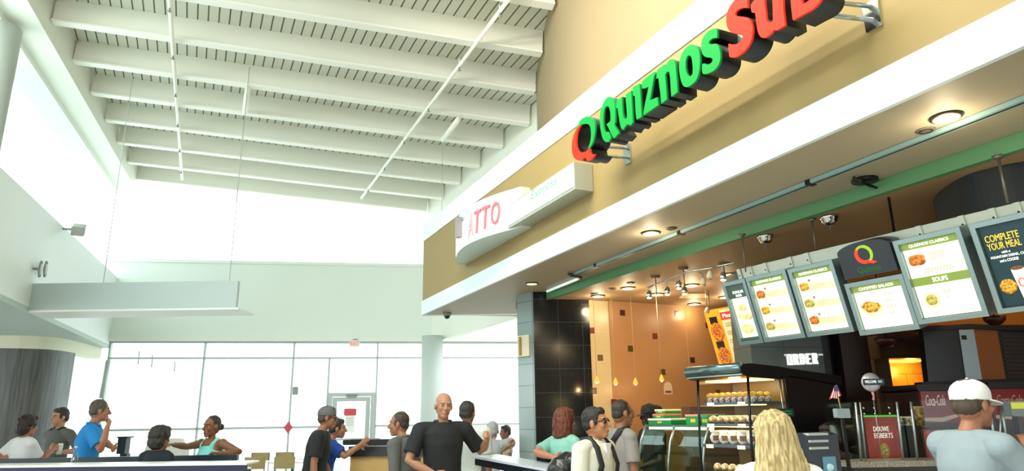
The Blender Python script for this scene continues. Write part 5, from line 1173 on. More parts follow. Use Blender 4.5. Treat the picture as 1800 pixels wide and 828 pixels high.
def person(label, px, top, Y, face, skin='#b98a68', shirt='#333333', pants='#2a2c33', hair=('short', '#2a211c'), sleeve='short', female=False,
           L=None, Rr=None, lean=0., hyaw=0., hpitch=0., build=1., vox=.010, cap=None, collar=None, hat_dir=0, htilt=0., name='person', eh=(0, 0), extra=None, child=1., hide_eyes=False, shirt_kw=None, inner=None):
    P = ony(px, top, Y); H = P.z; s = H/1.75
    hs = (s**.35)*child*1.07
    fa = math.radians(face)
    Rl = Matrix.Rotation(math.radians(-lean), 4, 'X')     # forward lean about the hips (local +y is forward)
    piv = V(0, 0, .95*s)
    def UP(p): return piv+(Rl @ (Vector(p)-piv))
    # if leaning, stretch so the crown still reaches the measured height
    if lean:
        kst = (H-.95*s)/((UP(V(0, .02, H)).z)-.95*s)
    else: kst = 1
    def U(x, y, z): 
        zz = .95*s+(z*s-.95*s)*kst if z*s > .95*s else z*s
        return UP(V(x*s, y*s, zz))
    hc0 = U(0, .022, 1.75)-V(0, 0, .115*hs)
    off = V(hc0.x, hc0.y, 0)
    Mw = Matrix.Rotation(-fa, 4, 'Z')
    loc = V(P.x, P.y, 0)-(Mw @ off); loc.z = 0
    root = thing(name, label, 'person', tuple(loc)); root.rotation_euler = (0, 0, -fa); ORG[root.name] = V(0, 0, 0)
    b = build; sw = (.172 if female else .19)*b
    SK = mat('skin_'+skin.strip('#'), skin, .5, noise_amt=.12, nscale=14)
    mb = MB(); X = V(1, 0, 0); Yv = (Rl @ V(0, 1, 0)).normalized()
    # torso
    tor = [(.84, .15, .10), (.93, .165, .118), (1.05, .142 if not female else .128, .105), (1.17, .15 if not female else .135, .108), (1.28, .162, .118 if not female else .122), (1.38, .165, .105), (1.44, .13, .085), (1.475, .07, .065)]
    def tl_(g, z): return (U(0, .0 if z > 1 else -.008, z), g)
    mb.loft([(U(0, 0, z), rx*b*s*.94, ry*b*s*.92, X, Yv) for z, rx, ry in tor])
    # neck
    nk = .054 if not female else .045
    hc = hc0
    mb.tube([U(0, -.005, 1.40), U(0, .0, 1.48), hc+V(0, -.012, -.07*hs)], [nk*1.25*s, nk*s, nk*.95*s], 14)
    # head
    hM = Matrix.Translation(hc) @ Matrix.Rotation(-math.radians(hyaw), 4, 'Z') @ Matrix.Rotation(-math.radians(hpitch), 4, 'X') @ Matrix.Rotation(math.radians(htilt), 4, 'Y') @ Matrix.Scale(hs, 4)
    def hp_(x, y, z): return hM @ V(x, y, z)
    hb = MB()
    def he(c, r): hb.ell(V(*c), r)
    he((0, -.008, .025), (.075, .094, .088)); he((0, .022, -.04), (.060, .066, .078)); he((0, .055, -.095), (.034, .032, .026)); he((0, -.04, -.03), (.062, .055, .06))
    he((0, .076, .024), (.052, .016, .012)); he((.036, .060, -.028), (.024, .024, .022)); he((-.036, .060, -.028), (.024, .024, .022))
    hb.tube([(0, .086, .012), (0, .101, -.014), (0, .112, -.034), (0, .096, -.042)], [.008, .0105, .0145, .011], 8)
    he((0, .084, -.066), (.025, .012, .0085)); he((0, .080, -.080), (.021, .010, .007))
    for sx in (-1, 1): he((sx*.077, -.005, -.012), (.009, .020, .033))
    hb.xf(hM); mb.add(hb.v, hb.f)
    # legs and arms
    hipw = .092*b
    for sx in (-1, 1):
        mb.tube([U(sx*hipw, 0, .93), V(sx*(hipw+.01)*s, .01*s, .50*s), V(sx*(hipw+.012)*s, -.012*s, .34*s), V(sx*(hipw+.014)*s, -.02*s, .09*s)], [.088*b*s, .056*s, .052*s, .036*s], 12)
        mb.ell(V(sx*(hipw+.016)*s, .04*s, .045*s), (.042*s, .115*s, .04*s))
    hands = {}
    for sx, T in ((-1, L), (1, Rr)):
        S_ = U(sx*sw, -.005, 1.405)
        if T is None: T = dict(t=(sx*(sw+.05), .04, .80))
        tw = U(*T['t']) if not T.get('w') else (Mw.inverted() @ (T['w']-loc))
        el, wr = ik(S_, tw, .295*s, .255*s, Vector(T.get('hint', (sx*.35, -1, -.25))))
        mb.ell(S_, (.062*b*s, .058*b*s, .062*b*s))
        mb.tube([U(sx*sw*.5, 0, 1.40), S_, S_.lerp(el, .4), el, el.lerp(wr, .35), wr], [.05*s*b, .054*s*b, .048*s*b, .04*s, .042*s, .027*s], 12)
        hd = Vector(T['hdir']).normalized() if 'hdir' in T else (wr-el).normalized()
        pn = Vector(T.get('palm', (-sx, 0, 0))); pn = (pn-hd*pn.dot(hd)); pn = pn.normalized() if pn.length > 1e-4 else hd.orthogonal()
        sd = hd.cross(pn).normalized(); 
        thumb_side = 1 if sd.dot(V(0, 1, .3)) > 0 else -1
        q = s*.98; cu = T.get('curl', .35)
        hb = MB(); pc = wr+hd*.045*q
        hb.loft([(wr-hd*.01, .024*q, .018*q, sd, pn), (wr+hd*.02*q, .034*q, .016*q, sd, pn), (wr+hd*.06*q, .041*q, .0145*q, sd, pn), (wr+hd*.085*q, .039*q, .012*q, sd, pn)], 12)
        for k, (o_, ln) in enumerate(((.030, .072), (.010, .080), (-.011, .074), (-.031, .058))):
            p0 = wr+hd*.078*q+sd*thumb_side*o_*q; ang = 0; pts = [p0]; dd = hd
            for j in range(3):
                ang += cu*(1.0, 1.2, .8)[j]; dd = hd*math.cos(ang)+pn*math.sin(ang); pts.append(pts[-1]+dd*ln*q*(.42, .32, .26)[j])
            hb.tube(pts, [.0095*q, .009*q, .008*q, .006*q], 8)
        t0 = wr+hd*.022*q+sd*thumb_side*.028*q; d1 = (hd*.6+sd*thumb_side*.7+pn*.35).normalized(); d2 = (hd*.85+sd*thumb_side*.25+pn*.45).normalized()
        hb.tube([t0, t0+d1*.035*q, t0+d1*.035*q+d2*.03*q, t0+d1*.035*q+d2*.052*q], [.014*q, .012*q, .010*q, .007*q], 8)
        mb.add(hb.v, hb.f); hands[sx] = (el, wr, S_, hd)
    part('body', remeshed(mb, vox*.8 if vox > .008 else .0065, 3), SK, root)
    # eyes, brows, lips
    if not hide_eyes:
        for sx in (-1, 1):
            e = MB().ell(hp_(sx*.031, .0740, .0), (.0125*hs, .0105*hs, .0085*hs)); part('eye', solid_mesh(e), EYEW, root)
            e = MB().ell(hp_(sx*.031, .0815, .0), (.0062*hs,)*3); part('iris', solid_mesh(e), EYED, root)
            e = MB().tube([hp_(sx*.014, .091, .020), hp_(sx*.032, .088, .025), hp_(sx*.05, .074, .018)], [.003, .004, .002], 6); part('eyebrow', solid_mesh(e), mat('brow_'+hair[1].strip('#'), hair[1], .8), root)
        e = MB().tube([hp_(-.022, .086, -.072), hp_(0, .096, -.072), hp_(.022, .086, -.072)], [.002, .0045, .002], 6); part('lips', solid_mesh(e), mat('lips_'+skin.strip('#'), tuple(c*f for c, f in zip([int(skin.strip('#')[i:i+2], 16)/255 for i in (0, 2, 4)], (.85, .6, .6))), .5), root)
    # hair
    HM = mat('hair_'+hair[1].strip('#'), hair[1], .55, color2=hair[2] if len(hair) > 2 else None, noise_amt=.4, nscale=18, stretch=(4, 4, .6), bump=.4, bscale=30)
    hb = MB(); st_ = hair[0]; hd_ = .004; hv = vox*.75
    if st_ in ('short', 'buzz', 'grey_short'):
        g = .009 if st_ != 'buzz' else .004
        hb.ell((0, -.018, .036), (.075+g, .084+g, .083+g)); hb.ell((0, -.05, -.01), (.066+g, .050+g, .062))
        for sx in (-1, 1): hb.ell((sx*.066, .015, .012), (.012, .022, .035))
        if st_ == 'short': hb.ell((0, .045, .078), (.058, .04, .035))
    elif st_ == 'bald': 
        hb.ell((0, -.045, -.012), (.074, .056, .038))
        for sx in (-1, 1): hb.ell((sx*.068, -.005, .008), (.011, .03, .026))
    elif st_ == 'mop':
        hb.ell((0, -.018, .035), (.10, .112, .102)); hb.ell((0, -.055, -.03), (.09, .07, .085)); hb.ell((0, .05, .085), (.07, .05, .04)); hd_ = .010
    elif st_ == 'bob':
        hb.ell((0, -.02, .035), (.096, .105, .098)); hb.loft([(V(0, -.035, .03), .100, .09, V(1, 0, 0), V(0, 1, 0)), (V(0, -.04, -.06), .108, .088, V(1, 0, 0), V(0, 1, 0)), (V(0, -.045, -.14), .10, .08, V(1, 0, 0), V(0, 1, 0)), (V(0, -.045, -.17), .06, .05, V(1, 0, 0), V(0, 1, 0))]); hb.ell((0, .04, .085), (.06, .05, .035)); hd_ = .008
    elif st_ == 'long':
        xa, ya = V(1, 0, 0), V(0, 1, 0)
        hb.ell((0, -.02, .035), (.092, .104, .092)); hb.ell((0, .045, .082), (.06, .045, .03))
        hb.loft([(V(0, -.035, .05), .09, .08, xa, ya), (V(0, -.05, -.04), .103, .072, xa, ya), (V(-.006, -.075, -.14), .112, .062, xa, ya), (V(-.015, -.10, -.26), .118, .045, xa, ya), (V(-.03, -.115, -.38), .112, .038, xa, ya), (V(-.04, -.115, -.50), .085, .03, xa, ya), (V(-.045, -.11, -.56), .04, .015, xa, ya)], 28)
        hb.tube([(.07, -.04, -.05), (.10, -.06, -.14), (.125, -.05, -.22), (.13, -.04, -.28)], [.035, .035, .028, .01], 10)
        hb.tube([(-.07, -.05, -.1), (-.11, -.07, -.24), (-.12, -.08, -.42), (-.10, -.09, -.52)], [.035, .035, .028, .01], 10); hd_ = .012
    elif st_ == 'bun':
        hb.ell((0, -.018, .036), (.079, .09, .088)); hb.ell((0, -.05, -.01), (.068, .052, .06)); hb.ell((0, -.125, -.01), (.038, .035, .038)); 
    hb.xf(hM)
    ho = part('hair', remeshed(hb, hv, 2, hd_, 55 if st_ == 'long' else 40, px % 7, (1, 1, .12) if st_ == 'long' else (1, 1, .6)), HM, root)
    # clothes
    sk = shirt_kw or {}
    SM = mat('shirt_'+shirt.strip('#'), shirt, .8, noise_amt=.1, nscale=10, bump=.12, bscale=160, **sk)
    sb_ = MB(); g = .014
    secs = [(U(0, 0, z), (rx*b+g)*s, (ry*b+g)*s, X, Yv) for z, rx, ry in tor if (z <= 1.44 if sleeve != 'none' else z <= 1.39)]
    if secs[0][0].z > 0: secs = [(U(0, 0, .80), (.155*b+g*1.6)*s, (.112*b+g*1.6)*s, X, Yv)]+secs[1:]
    if sleeve != 'none': secs += [(U(0, -.003, 1.475), .085*s, .075*s, X, Yv)]
    else: secs[-1] = (U(0, .006, 1.385), .128*s, .108*s, X, Yv)
    sb_.loft(secs, 24)
    for sx in (-1, 1):
        el, wr, S_, _h = hands[sx]
        if sleeve == 'none':
            sb_.tube([U(sx*.085, .085, 1.30), U(sx*.095, .065, 1.40), U(sx*.10, 0, 1.462), U(sx*.095, -.06, 1.41), U(sx*.085, -.085, 1.30)], [.034*s, .03*s, .028*s, .03*s, .034*s], 10)
            continue
        sb_.ell(S_+V(0, 0, -.004), (.074*b*s, .068*b*s, .070*b*s))
        sb_.tube([U(sx*.05, 0, 1.425), U(sx*sw*.72, 0, 1.42), S_+V(0, 0, .0)], [.062*s, .066*s, .066*b*s], 12)
        if sleeve == 'short': sb_.tube([S_, S_.lerp(el, .5), S_.lerp(el, .78)], [.068*b*s, .066*b*s, .070*b*s], 14)
        elif sleeve == 'long': sb_.tube([S_, S_.lerp(el, .5), el, el.lerp(wr, .5), el.lerp(wr, .93)], [.068*b*s, .062*b*s, .056*b*s, .05*s, .04*s], 14)
    if female and sleeve != 'none' or female: 
        for sx in (-1, 1): sb_.ell(U(sx*.07, .085, 1.27), (.062*s, .05*s, .06*s))
    part('shirt', remeshed(sb_, vox, 4, .006, 7, px % 11), SM, root)
    pb_ = MB(); 
    pb_.loft([(U(0, 0, .78), (.165*b+.004)*s, (.12*b+.004)*s, X, V(0, 1, 0)), (U(0, 0, .88), (.168*b+.008)*s, (.122*b+.006)*s, X, V(0, 1, 0)), (U(0, 0, 1.0), (.155*b+.006)*s, (.112*b+.008)*s, X, V(0, 1, 0))], 20)
    for sx in (-1, 1): pb_.tube([U(sx*hipw, 0, .86), V(sx*(hipw+.01)*s, .01*s, .5*s), V(sx*(hipw+.014)*s, -.015*s, .07*s)], [.1*b*s, .078*s, .07*s], 14)
    part('trousers', remeshed(pb_, .014, 4, .006, 6, 3), mat('trousers_'+pants.strip('#'), pants, .85, noise_amt=.15, bump=.1, bscale=200), root)
    for sx in (-1, 1):
        f_ = MB().ell(V(sx*(hipw+.016)*s, .045*s, .048*s), (.05*s, .135*s, .048*s)); f_.fbox(Frame((0, 0, 0), (1, 0, 0), (0, 1, 0)), sx*(hipw+.016)*s-.045*s, sx*(hipw+.016)*s+.045*s, -.08*s, .165*s, .001, .03)
        part('shoe', remeshed(f_, .014, 2), mat('shoe_dark', '#22201f', .5), root)
    if collar:
        cb = MB(); pts = [U(.075*math.cos(a), .062*math.sin(a)+.0, 1.485+(-.028 if math.sin(a) > .55 else .0)) for a in [i*PI/12 for i in range(24)]]
        cb.tube(pts, [(.016*s, .016*s)]*24, 8, closed=True)
        for sx in (-1, 1): cb.poly3([U(sx*.012, .085, 1.45), U(sx*.075, .06, 1.49), U(sx*.085, .075, 1.44)], .012)
        part('collar', remeshed(cb, .009, 1), mat('collar_'+collar.strip('#'), collar, .8), root)
    if inner:
        ib = MB().prism(Frame(U(0, .128, 1.40), X, (Rl @ V(0, 0, 1)).normalized()), [[(-.045, .05), (.045, .05), (0, -.10)]], -.01, .012); part('undershirt', solid_mesh(ib), mat('cloth_'+inner.strip('#'), inner, .8), root)
    if cap:
        ccol, cdir, style = cap
        CM = mat('cap_'+ccol.strip('#'), ccol, .7, bump=.1, bscale=150)
        hb = MB(); hb.ell((0, -.010, .052), (.088, .103, .076)); hb.loft([(V(0, -.01, .02), .087, .102, V(1, 0, 0), V(0, 1, 0)), (V(0, -.01, .06), .087, .102, V(1, 0, 0), V(0, 1, 0))], 24)
        if style == 'beret': hb.ell((.0, -.085, .06), (.09, .07, .055))
        Rb = Matrix.Rotation(math.radians(-cdir), 4, 'Z')
        hb.xf(hM); part('cap', remeshed(hb, .007, 3), CM, root)
        br_ = MB(); n_ = 14; o_ = [(.078*math.cos(a), .06+.0*a) for a in (0,)]
        out = [(.078*math.cos(PI*i/n_), .075+.085*math.sin(PI*i/n_)) for i in range(n_+1)]; inn = [(-.078, .035), (.078, .035)]
        br_.prism(Frame((0, 0, .026), (1, 0, -.0), (0, 1, -.22)), [out+inn], -.003, .003); br_.xf(hM @ Rb); part('cap_brim', solid_mesh(br_), CM, root)
        bt = MB().ell(V(0, -.01, .128), (.008, .008, .005)).xf(hM); part('cap_button', solid_mesh(bt), CM, root)
    root['_s'] = s; del root['_s']
    return root, U, Mw, loc, hM, hands, s
def wtarget(px, py, Y): return ony(px, py, Y)
# 1 woman in white tee seen from behind
person('person in a white tee with dark reddish hair by the curved stone wall', 52, 731, 8.9, 25, '#a8705a', '#dfe3e6', '#2a6aa0', ('mop', '#2c1512'), female=True, vox=.012, L=dict(w=wtarget(36, 800, 8.9)), Rr=dict(w=wtarget(95, 790, 9.2)), shirt_kw={}, child=1.0)
# 2 grey polo man
person('man in a grey polo with black collar and dark fringe, facing the person in white', 108, 717, 9.7, 200, '#b98a72', '#5a5d58', '#77705e', ('short', '#2e211b'), collar='#191b1d', vox=.011, hyaw=10, L=dict(w=wtarget(108, 795, 9.4), palm=(0, 0, 1)), Rr=dict(w=wtarget(90, 792, 9.4), palm=(0, 0, 1)))
# 3 blue polo man, chin on fist
r3 = person('man in a bright blue polo resting his chin on his fist at the dark rail', 178, 703, 8.5, 62, '#a9745a', '#1c86cf', '#2f3138', ('grey_short', '#5a544c', '#3b352f'), collar='#1a6fb4', vox=.0085, build=1.1, hyaw=-8,
            Rr=dict(w=wtarget(189, 749, 8.2), hint=(.6, .5, -1), hdir=(-.5, .2, .75), palm=(-.5, -.8, 0), curl=1.1), L=dict(w=wtarget(205, 793, 8.3), hint=(-1, .2, -.6), curl=.6), lean=5)
# 4 boy
person('boy with thick dark hair and navy tee, back turned, between rail and white ledge', 284, 750, 7.35, 15, '#8a5a3e', '#0e1a26', '#1d222b', ('mop', '#1f1b18'), vox=.010, build=.92)
# 5 aqua tank woman
person('woman in an aqua tank top reaching her arm around the boy', 374, 731, 8.35, 205, '#7d5136', '#7fd6cf', '#2c3a4a', ('bun', '#251b16'), sleeve='none', female=True, vox=.009, build=1.08, hyaw=4,
       Rr=dict(w=wtarget(300, 782, 7.9), hint=(0, -.4, -1), curl=.4, palm=(0, 0, -1)), L=dict(w=wtarget(384, 797, 8.05), hint=(-1, -.4, -.3), hdir=(.9, .2, .1), curl=.9, palm=(0, .3, -1)))
# 6 black tee man in a grey cap
person('man in a black tee and grey baseball cap standing with a hand at his pocket', 577, 715, 8.25, 78, '#94674d', '#11171c', '#12161a', ('short', '#4b3d30'), vox=.009, cap=('#5d6062', 0, 'ball'), build=1.15, lean=8, Rr=dict(t=(.27, .05, .84), hint=(.5, -1, 0), curl=.8), L=dict(t=(-.22, .22, .92)))
# 7 blue woman at the counter
person('woman in a royal blue top reaching over the dark counter behind the capped man', 594, 736, 8.95, 75, '#a8765a', '#1348a0', '#10151d', ('short', '#2a2326'), female=True, vox=.010, lean=12, build=1.1, Rr=dict(w=wtarget(634, 781, 8.75), hint=(.4, 0, -1)), L=dict(w=wtarget(632, 786, 8.95), hint=(-.2, 0, -1)))
# 8 grey jacket man
person('man in an open grey jacket over a dark tee walking past with dark brown hair', 702, 724, 7.35, 290, '#9a6a50', '#585c5a', '#2a2c30', ('buzz', '#3a2c22'), sleeve='long', vox=.009, build=1.12, lean=6, hyaw=-15, collar='#6d706c', inner='#1b2421')
# 9 tall bald man
person('tall bald man in a black tee striding with both elbows out', 780, 690, 6.9, 160, '#a8795f', '#10151a', '#171a1e', ('bald', '#a9a7a6'), vox=.008, build=1.14, htilt=-4, collar='#161b20',
       Rr=dict(w=wtarget(762, 832, 6.75), hint=(1.0, -.2, 0), curl=.5), L=dict(w=wtarget(856, 772, 6.9), hint=(-.8, -.2, -.9), curl=.8))
# 10 white shirt behind the tall man
person('dark-haired person in a pale shirt half hidden behind the tall bald man', 822, 706, 7.9, 20, '#8f654c', '#c9d4d2', '#3a4046', ('short', '#2f2a28'), vox=.011, build=1.15)
# 11 pale shirt bent
person('stooping person in a pale grey shirt, back turned, at the dark ledge', 866, 742, 9.5, 10, '#97705a', '#a3abb0', '#3a4046', ('short', '#a9aeb0'), vox=.010, build=1.2, lean=28, L=dict(w=wtarget(845, 792, 9.2)), Rr=dict(w=wtarget(884, 792, 9.2)))
# 12 far seated/standing dark hair
person('distant dark-haired person in a beige top beyond the stooping person', 888, 748, 12.6, 250, '#8a5f48', '#b5a88a', '#2a2c30', ('short', '#221c1a'), vox=.014)
# 13 auburn woman
person('woman with auburn hair and an aqua tee walking before the granite column', 993, 718, 7.05, 55, '#a9765c', '#7fb8aa', '#2a3038', ('bob', '#6b3018', '#4a2010'), female=True, vox=.009, L=dict(w=wtarget(972, 803, 6.8), hint=(-.3, -1, -.3), curl=.7), Rr=dict(t=(.2, .2, 1.0)))
# 14 white shirt man
r14 = person('man in an open-collared white shirt and dark glasses wearing a black backpack', 1046, 716, 5.7, 128, '#b07a55', '#d6d8c8', '#2b2d2e', ('short', '#1c1917'), vox=.0075, build=1.12, collar='#dcdecf', inner='#e4e6ea', hyaw=-12, hpitch=-6)
g_ = MB(); hM = r14[4]
for sx in (-1, 1): g_.ell((sx*.033, .091, .002), (.027, .008, .018)); g_.tube([(sx*.058, .085, .004), (sx*.078, .04, .004), (sx*.08, -.01, 0)], .003, 6)
g_.tube([(-.01, .097, .006), (.01, .097, .006)], .003, 6); g_.xf(hM); part('glasses', solid_mesh(g_), mat('dark_glasses', '#16100c', .1), r14[0])
# his backpack
root, U, Mw, loc, hM, hands, s = r14
bp = thing('backpack', 'bulging black backpack with shiny folds hanging from the white-shirted man', 'backpack', tuple(loc)); bp.rotation_euler = root.rotation_euler; ORG[bp.name] = V(0, 0, 0)
kb = MB(); kb.ell(U(-.0, -.30, 1.14), (.20, .15, .22)); kb.ell(U(0, -.38, 1.06), (.16, .12, .15)); kb.ell(U(-.0, -.21, 1.28), (.13, .08, .09))
part('pack_body', remeshed(kb, .011, 3, .022, 9, 2), mat('backpack_nylon', '#0b0d10', .28, bump=.3, bscale=25), bp)
for sx in (-1, 1):
    k2 = MB().tube([U(sx*.09, -.16, 1.36), U(sx*.11, -.06, 1.485), U(sx*.115, .02, 1.50), U(sx*.12, .10, 1.42), U(sx*.13, .145, 1.28), U(sx*.16, .10, 1.12), U(sx*.17, -.05, 1.05), U(sx*.14, -.18, 1.02)], [(.024, .008)]*8, 10); part('shoulder_strap', solid_mesh(k2), mat('strap_black', '#101318', .6), bp)
k2 = MB().tube([U(-.1, -.34, 1.18), U(0, -.37, 1.2), U(.1, -.34, 1.18)], .008, 6); part('front_zip', solid_mesh(k2), mat('zip_grey', '#8a9096', .3, .6), bp)
# 15 grey tee man with sling
r15 = person('man in a grey tee with close-cropped hair and a dark sling bag', 1093, 703, 6.75, 72, '#8f6248', '#8b8884', '#7d7b76', ('buzz', '#2b241e'), vox=.008, Rr=dict(t=(.24, .06, .80), curl=.5))
root, U, Mw, loc, hM, hands, s = r15
bp = thing('sling_bag', 'dark sling bag on the back of the man in the grey tee', 'bag', tuple(loc)); bp.rotation_euler = root.rotation_euler; ORG[bp.name] = V(0, 0, 0)
kb = MB(); kb.ell(U(-.03, -.17, 1.13), (.13, .07, .20)); kb.ell(U(-.02, -.16, 1.27), (.09, .055, .1)); part('bag_body', remeshed(kb, .011, 3, .01, 9, 4), mat('sling_fabric', '#15171c', .6), bp)
k2 = MB().tube([U(.05, -.16, 1.32), U(.115, -.08, 1.46), U(.12, .02, 1.49), U(.10, .12, 1.40), U(.0, .155, 1.24), U(-.12, .13, 1.08), U(-.17, .0, 1.0), U(-.12, -.14, .98)], [(.026, .008)]*8, 10); part('bag_strap', solid_mesh(k2), mat('strap_black'), bp)
g_ = MB()
for sx in (-1, 1): g_.tube([(sx*.03+.022*math.cos(a*PI/6), .093, .002+.015*math.sin(a*PI/6)) for a in range(12)], .0018, 5, closed=True); g_.tube([(sx*.055, .09, .004), (sx*.078, .04, .004), (sx*.08, -.01, 0)], .002, 5)
g_.xf(hM); part('glasses', solid_mesh(g_), BLACKM, root)
# 16 shop worker
person('shop worker in a black cap with a full crown behind the deli case, facing away', 1140, 711, 8.15, 250, '#3a241a', '#141416', '#141416', ('short', '#0f0d0d'), vox=.010, cap=('#0d0f14', 0, 'beret'), L=dict(t=(-.2, .3, 1.05)), Rr=dict(t=(.2, .3, 1.05)))
# 17 blonde woman
person('woman with long blonde hair and a white top, back turned, before the snack stand', 1356, 724, 3.6, 8, '#c99a7c', '#dfe3e6', '#30343c', ('long', '#cfbc8a', '#9c8a58'), female=True, vox=.0065, build=1.0, shirt_kw={})
# 18 white cap man
r18 = person('man in a white baseball cap and grey-blue tee reaching over the pickup counter', 1703, 670, 3.9, 82, '#a06c50', '#8d9ea6', '#2d3036', ('short', '#4a3a2e'), vox=.007, build=1.12, cap=('#e6eaea', 0, 'ball'), lean=6, hyaw=-4,
             Rr=dict(w=wtarget(1812, 790, 3.8), hint=(.5, 0, -1), curl=.6, palm=(0, 0, -1)), L=dict(t=(-.25, .42, 1.12), hint=(-.5, 0, -1)))
# 19 cashier
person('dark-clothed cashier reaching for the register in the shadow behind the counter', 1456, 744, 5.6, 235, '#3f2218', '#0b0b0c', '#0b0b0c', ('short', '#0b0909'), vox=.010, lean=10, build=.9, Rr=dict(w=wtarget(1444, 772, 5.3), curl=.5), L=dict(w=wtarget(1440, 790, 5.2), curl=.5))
# white cup in his hand
P = ony(1790, 812, 4.0); t = thing('white_cup', 'white cup held low by the man in the white cap', 'cup', tuple(P)); MB().lathe(P-V(0, 0, .06), [(.03, 0), (.042, .10), (.038, .10), (.027, .006)], 18).build('cup_wall', mat('cup_white', '#e8eaea', .4), t)
MB().lathe(P-V(0, 0, -.04), [(.043, 0), (.043, .01), (.036, .016), (.034, .012)], 18).build('cup_lid', mat('lid_pink', '#e2b9bd', .4), t)
# ================================================================== FURNITURE OF THE SEATING AREA
def rail_line(nm, lb, cat, A, B, th, dp, m, posts=4, top=None, zlow=0):
    A = Vector(A); B = Vector(B); t = thing(nm, lb, cat, tuple((A+B)/2-Vector((0, 0, (A.z+B.z)/2))))
    F = Frame(A, B-A, (0, 0, 1)); F.y = (F.y-F.x*F.y.dot(F.x)).normalized(); F.n = F.x.cross(F.y)
    if F.n.y > 0: F.n = -F.n
    L_ = (B-A).length
    MB().rbox(F, 0, L_, -th, 0, -dp, 0, .008).build('rail', m, t)
    if top: MB().rbox(F, -.02, L_+.02, 0, .022, -dp-.25, .03, .006).build('top', top, t)
    for k in range(posts):
        u = L_*(k+.3)/posts; p = F.p(u, -th, -dp/2); MB().box(p.x-.022, p.x+.022, p.y-.022, p.y+.022, 0, p.z).build('post', m, t)
    return t
A = ony(-60, 808, 7.9); B = ony(417, 799, 7.9)
rail_line('divider_rail', 'dark horizontal rail of the seating divider in front of the man in the blue polo', 'rail', A, B, .065, .06, DARKRAIL, 6)
A = ony(-60, 823, 6.75); B = ony(432, 817, 6.75)
rail_line('drink_ledge', 'white-topped drink ledge with a dark blue edge in front of the boy', 'ledge', A, B, .12, .05, mat('ledge_navy', '#12204a', .35), 5, mat('ledge_white', '#f2f4f4', .3))
A = ony(835, 805, 7.4); B = ony(962, 828, 6.5)
rail_line('window_ledge', 'sloping-looking grey-topped ledge with dark edge right of the tall bald man', 'ledge', A, B, .07, .06, mat('ledge_dark', '#141c26', .35), 3, mat('ledge_grey_top', '#b9c4cf', .25))
# black-topped counter with wood front
C0 = ony(612, 803, 9.3); C1 = ony(700, 803, 9.3); zt_ = ony(640, 785, 9.3).z
t = thing('service_counter', 'dark-topped counter with a light wood front where the blue-clad woman leans', 'counter', (C0.x+.6, 9.7, 0))
MB().box(C0.x, C0.x+1.55, 9.3, 10.0, C0.z, zt_).build('counter_top', mat('counter_black_top', '#14181f', .3), t)
MB().box(C0.x+.02, C0.x+1.53, 9.34, 9.96, 0, C0.z).build('wood_front', mat('light_wood', '#c9a868', .5, noise_amt=.2, nscale=5, stretch=(1, 1, 6)), t)
Q0 = ony(604, 775, 9.9); t = thing('paper_bin', 'small black box standing at the back of the dark counter', 'box', (Q0.x+.35, 9.95, zt_))
MB().rbox(front(9.85), Q0.x, Q0.x+.72, zt_+.001, ony(620, 773, 9.85).z, -.15, 0, .02).build('box_body', BLACKP, t)
MB().rbox(front(9.85), Q0.x+.1, Q0.x+.5, ony(620, 773, 9.85).z, ony(620, 773, 9.85).z+.015, -.12, -.02, .005).build('box_slot', mat('box_grey'), t)
P = ony(621, 797, 9.25); 
# chairs and tables by the window
WOODC = mat('chair_wood', '#a89760', .5, noise_amt=.2, nscale=6); CHM = mat('chair_metal', '#5c7488', .35, .6)
def make_chair():
    t = thing('dining_chair', '', 'chair', (0, 0, 0))
    b = MB(); n_ = 8; vs = []
    pts = [(-.2+.4*i/n_, .03*math.sin(PI*i/n_)) for i in range(n_+1)]
    F = Frame((0, 0, 0), (1, 0, 0), (0, 1, 0), (0, 0, 1))
    b.prism(F, [[(x, -.2-y) for x, y in pts]+[(x, -.215-y) for x, y in reversed(pts)]], .66, .88); b.build('backrest', WOODC, t, world=False)
    MB().rbox(F, -.2, .2, -.19, .2, .44, .46, .04).build('seat', WOODC, t, world=False)
    for sx in (-1, 1):
        MB().tube([(sx*.19, -.22, 0), (sx*.185, -.20, .45), (sx*.18, -.21, .86)], .011, 8).build('leg', CHM, t, world=False)
        MB().tube([(sx*.19, .2, 0), (sx*.18, .17, .44)], .011, 8).build('leg', CHM, t, world=False)
        MB().tube([(sx*.187, -.19, .25), (sx*.187, .18, .25)], .008, 6).build('stretcher', CHM, t, world=False)
    MB().tube([(-.17, .16, .43), (.17, .16, .43), (.17, -.18, .43), (-.17, -.18, .43)], .010, 6, closed=True).build('seat_frame', CHM, t, world=False)
    return t
def make_table():
    t = thing('cafe_table', '', 'table', (0, 0, 0)); F = Frame((0, 0, 0), (1, 0, 0), (0, 1, 0), (0, 0, 1))
    MB().rbox(F, -.38, .38, -.35, .35, .72, .745, .05).build('tabletop', mat('table_white', '#eef0ee', .25), t, world=False)
    MB().lathe((0, 0, 0), [(.24, 0), (.24, .015), (.035, .03), (.03, .72)], 18).build('pedestal', CHM, t, world=False)
    return t
ch0 = make_chair(); first = True
def chair(px, py, Y, rz, lb):
    global first
    P = ony(px, py, Y); c = ch0 if first else copy_tree(ch0); first = False
    c.location = (P.x, P.y+.21*math.cos(rz), 0); c.rotation_euler = (0, 0, rz); c['label'] = lb; c['category'] = 'chair'; c['group'] = 'wooden chairs by the window'
chair(449, 800, 13.6, 0, 'wooden chair with curved back, nearest the aqua-topped woman, its back to the viewer')
chair(501, 798, 13.6, 0, 'wooden chair with its curved back to the viewer, nearer the man in black')
chair(459, 791, 15.4, PI, 'wooden chair on the window side of the left white table')
chair(502, 788, 15.4, PI, 'wooden chair on the window side of the right white table, nearer the door')
chair(408, 792, 13.9, -.4, 'wooden chair half hidden by the aqua-topped woman')
chair(921, 800, 12.0, .6, 'wooden chair beyond the dark ledge near the granite column')
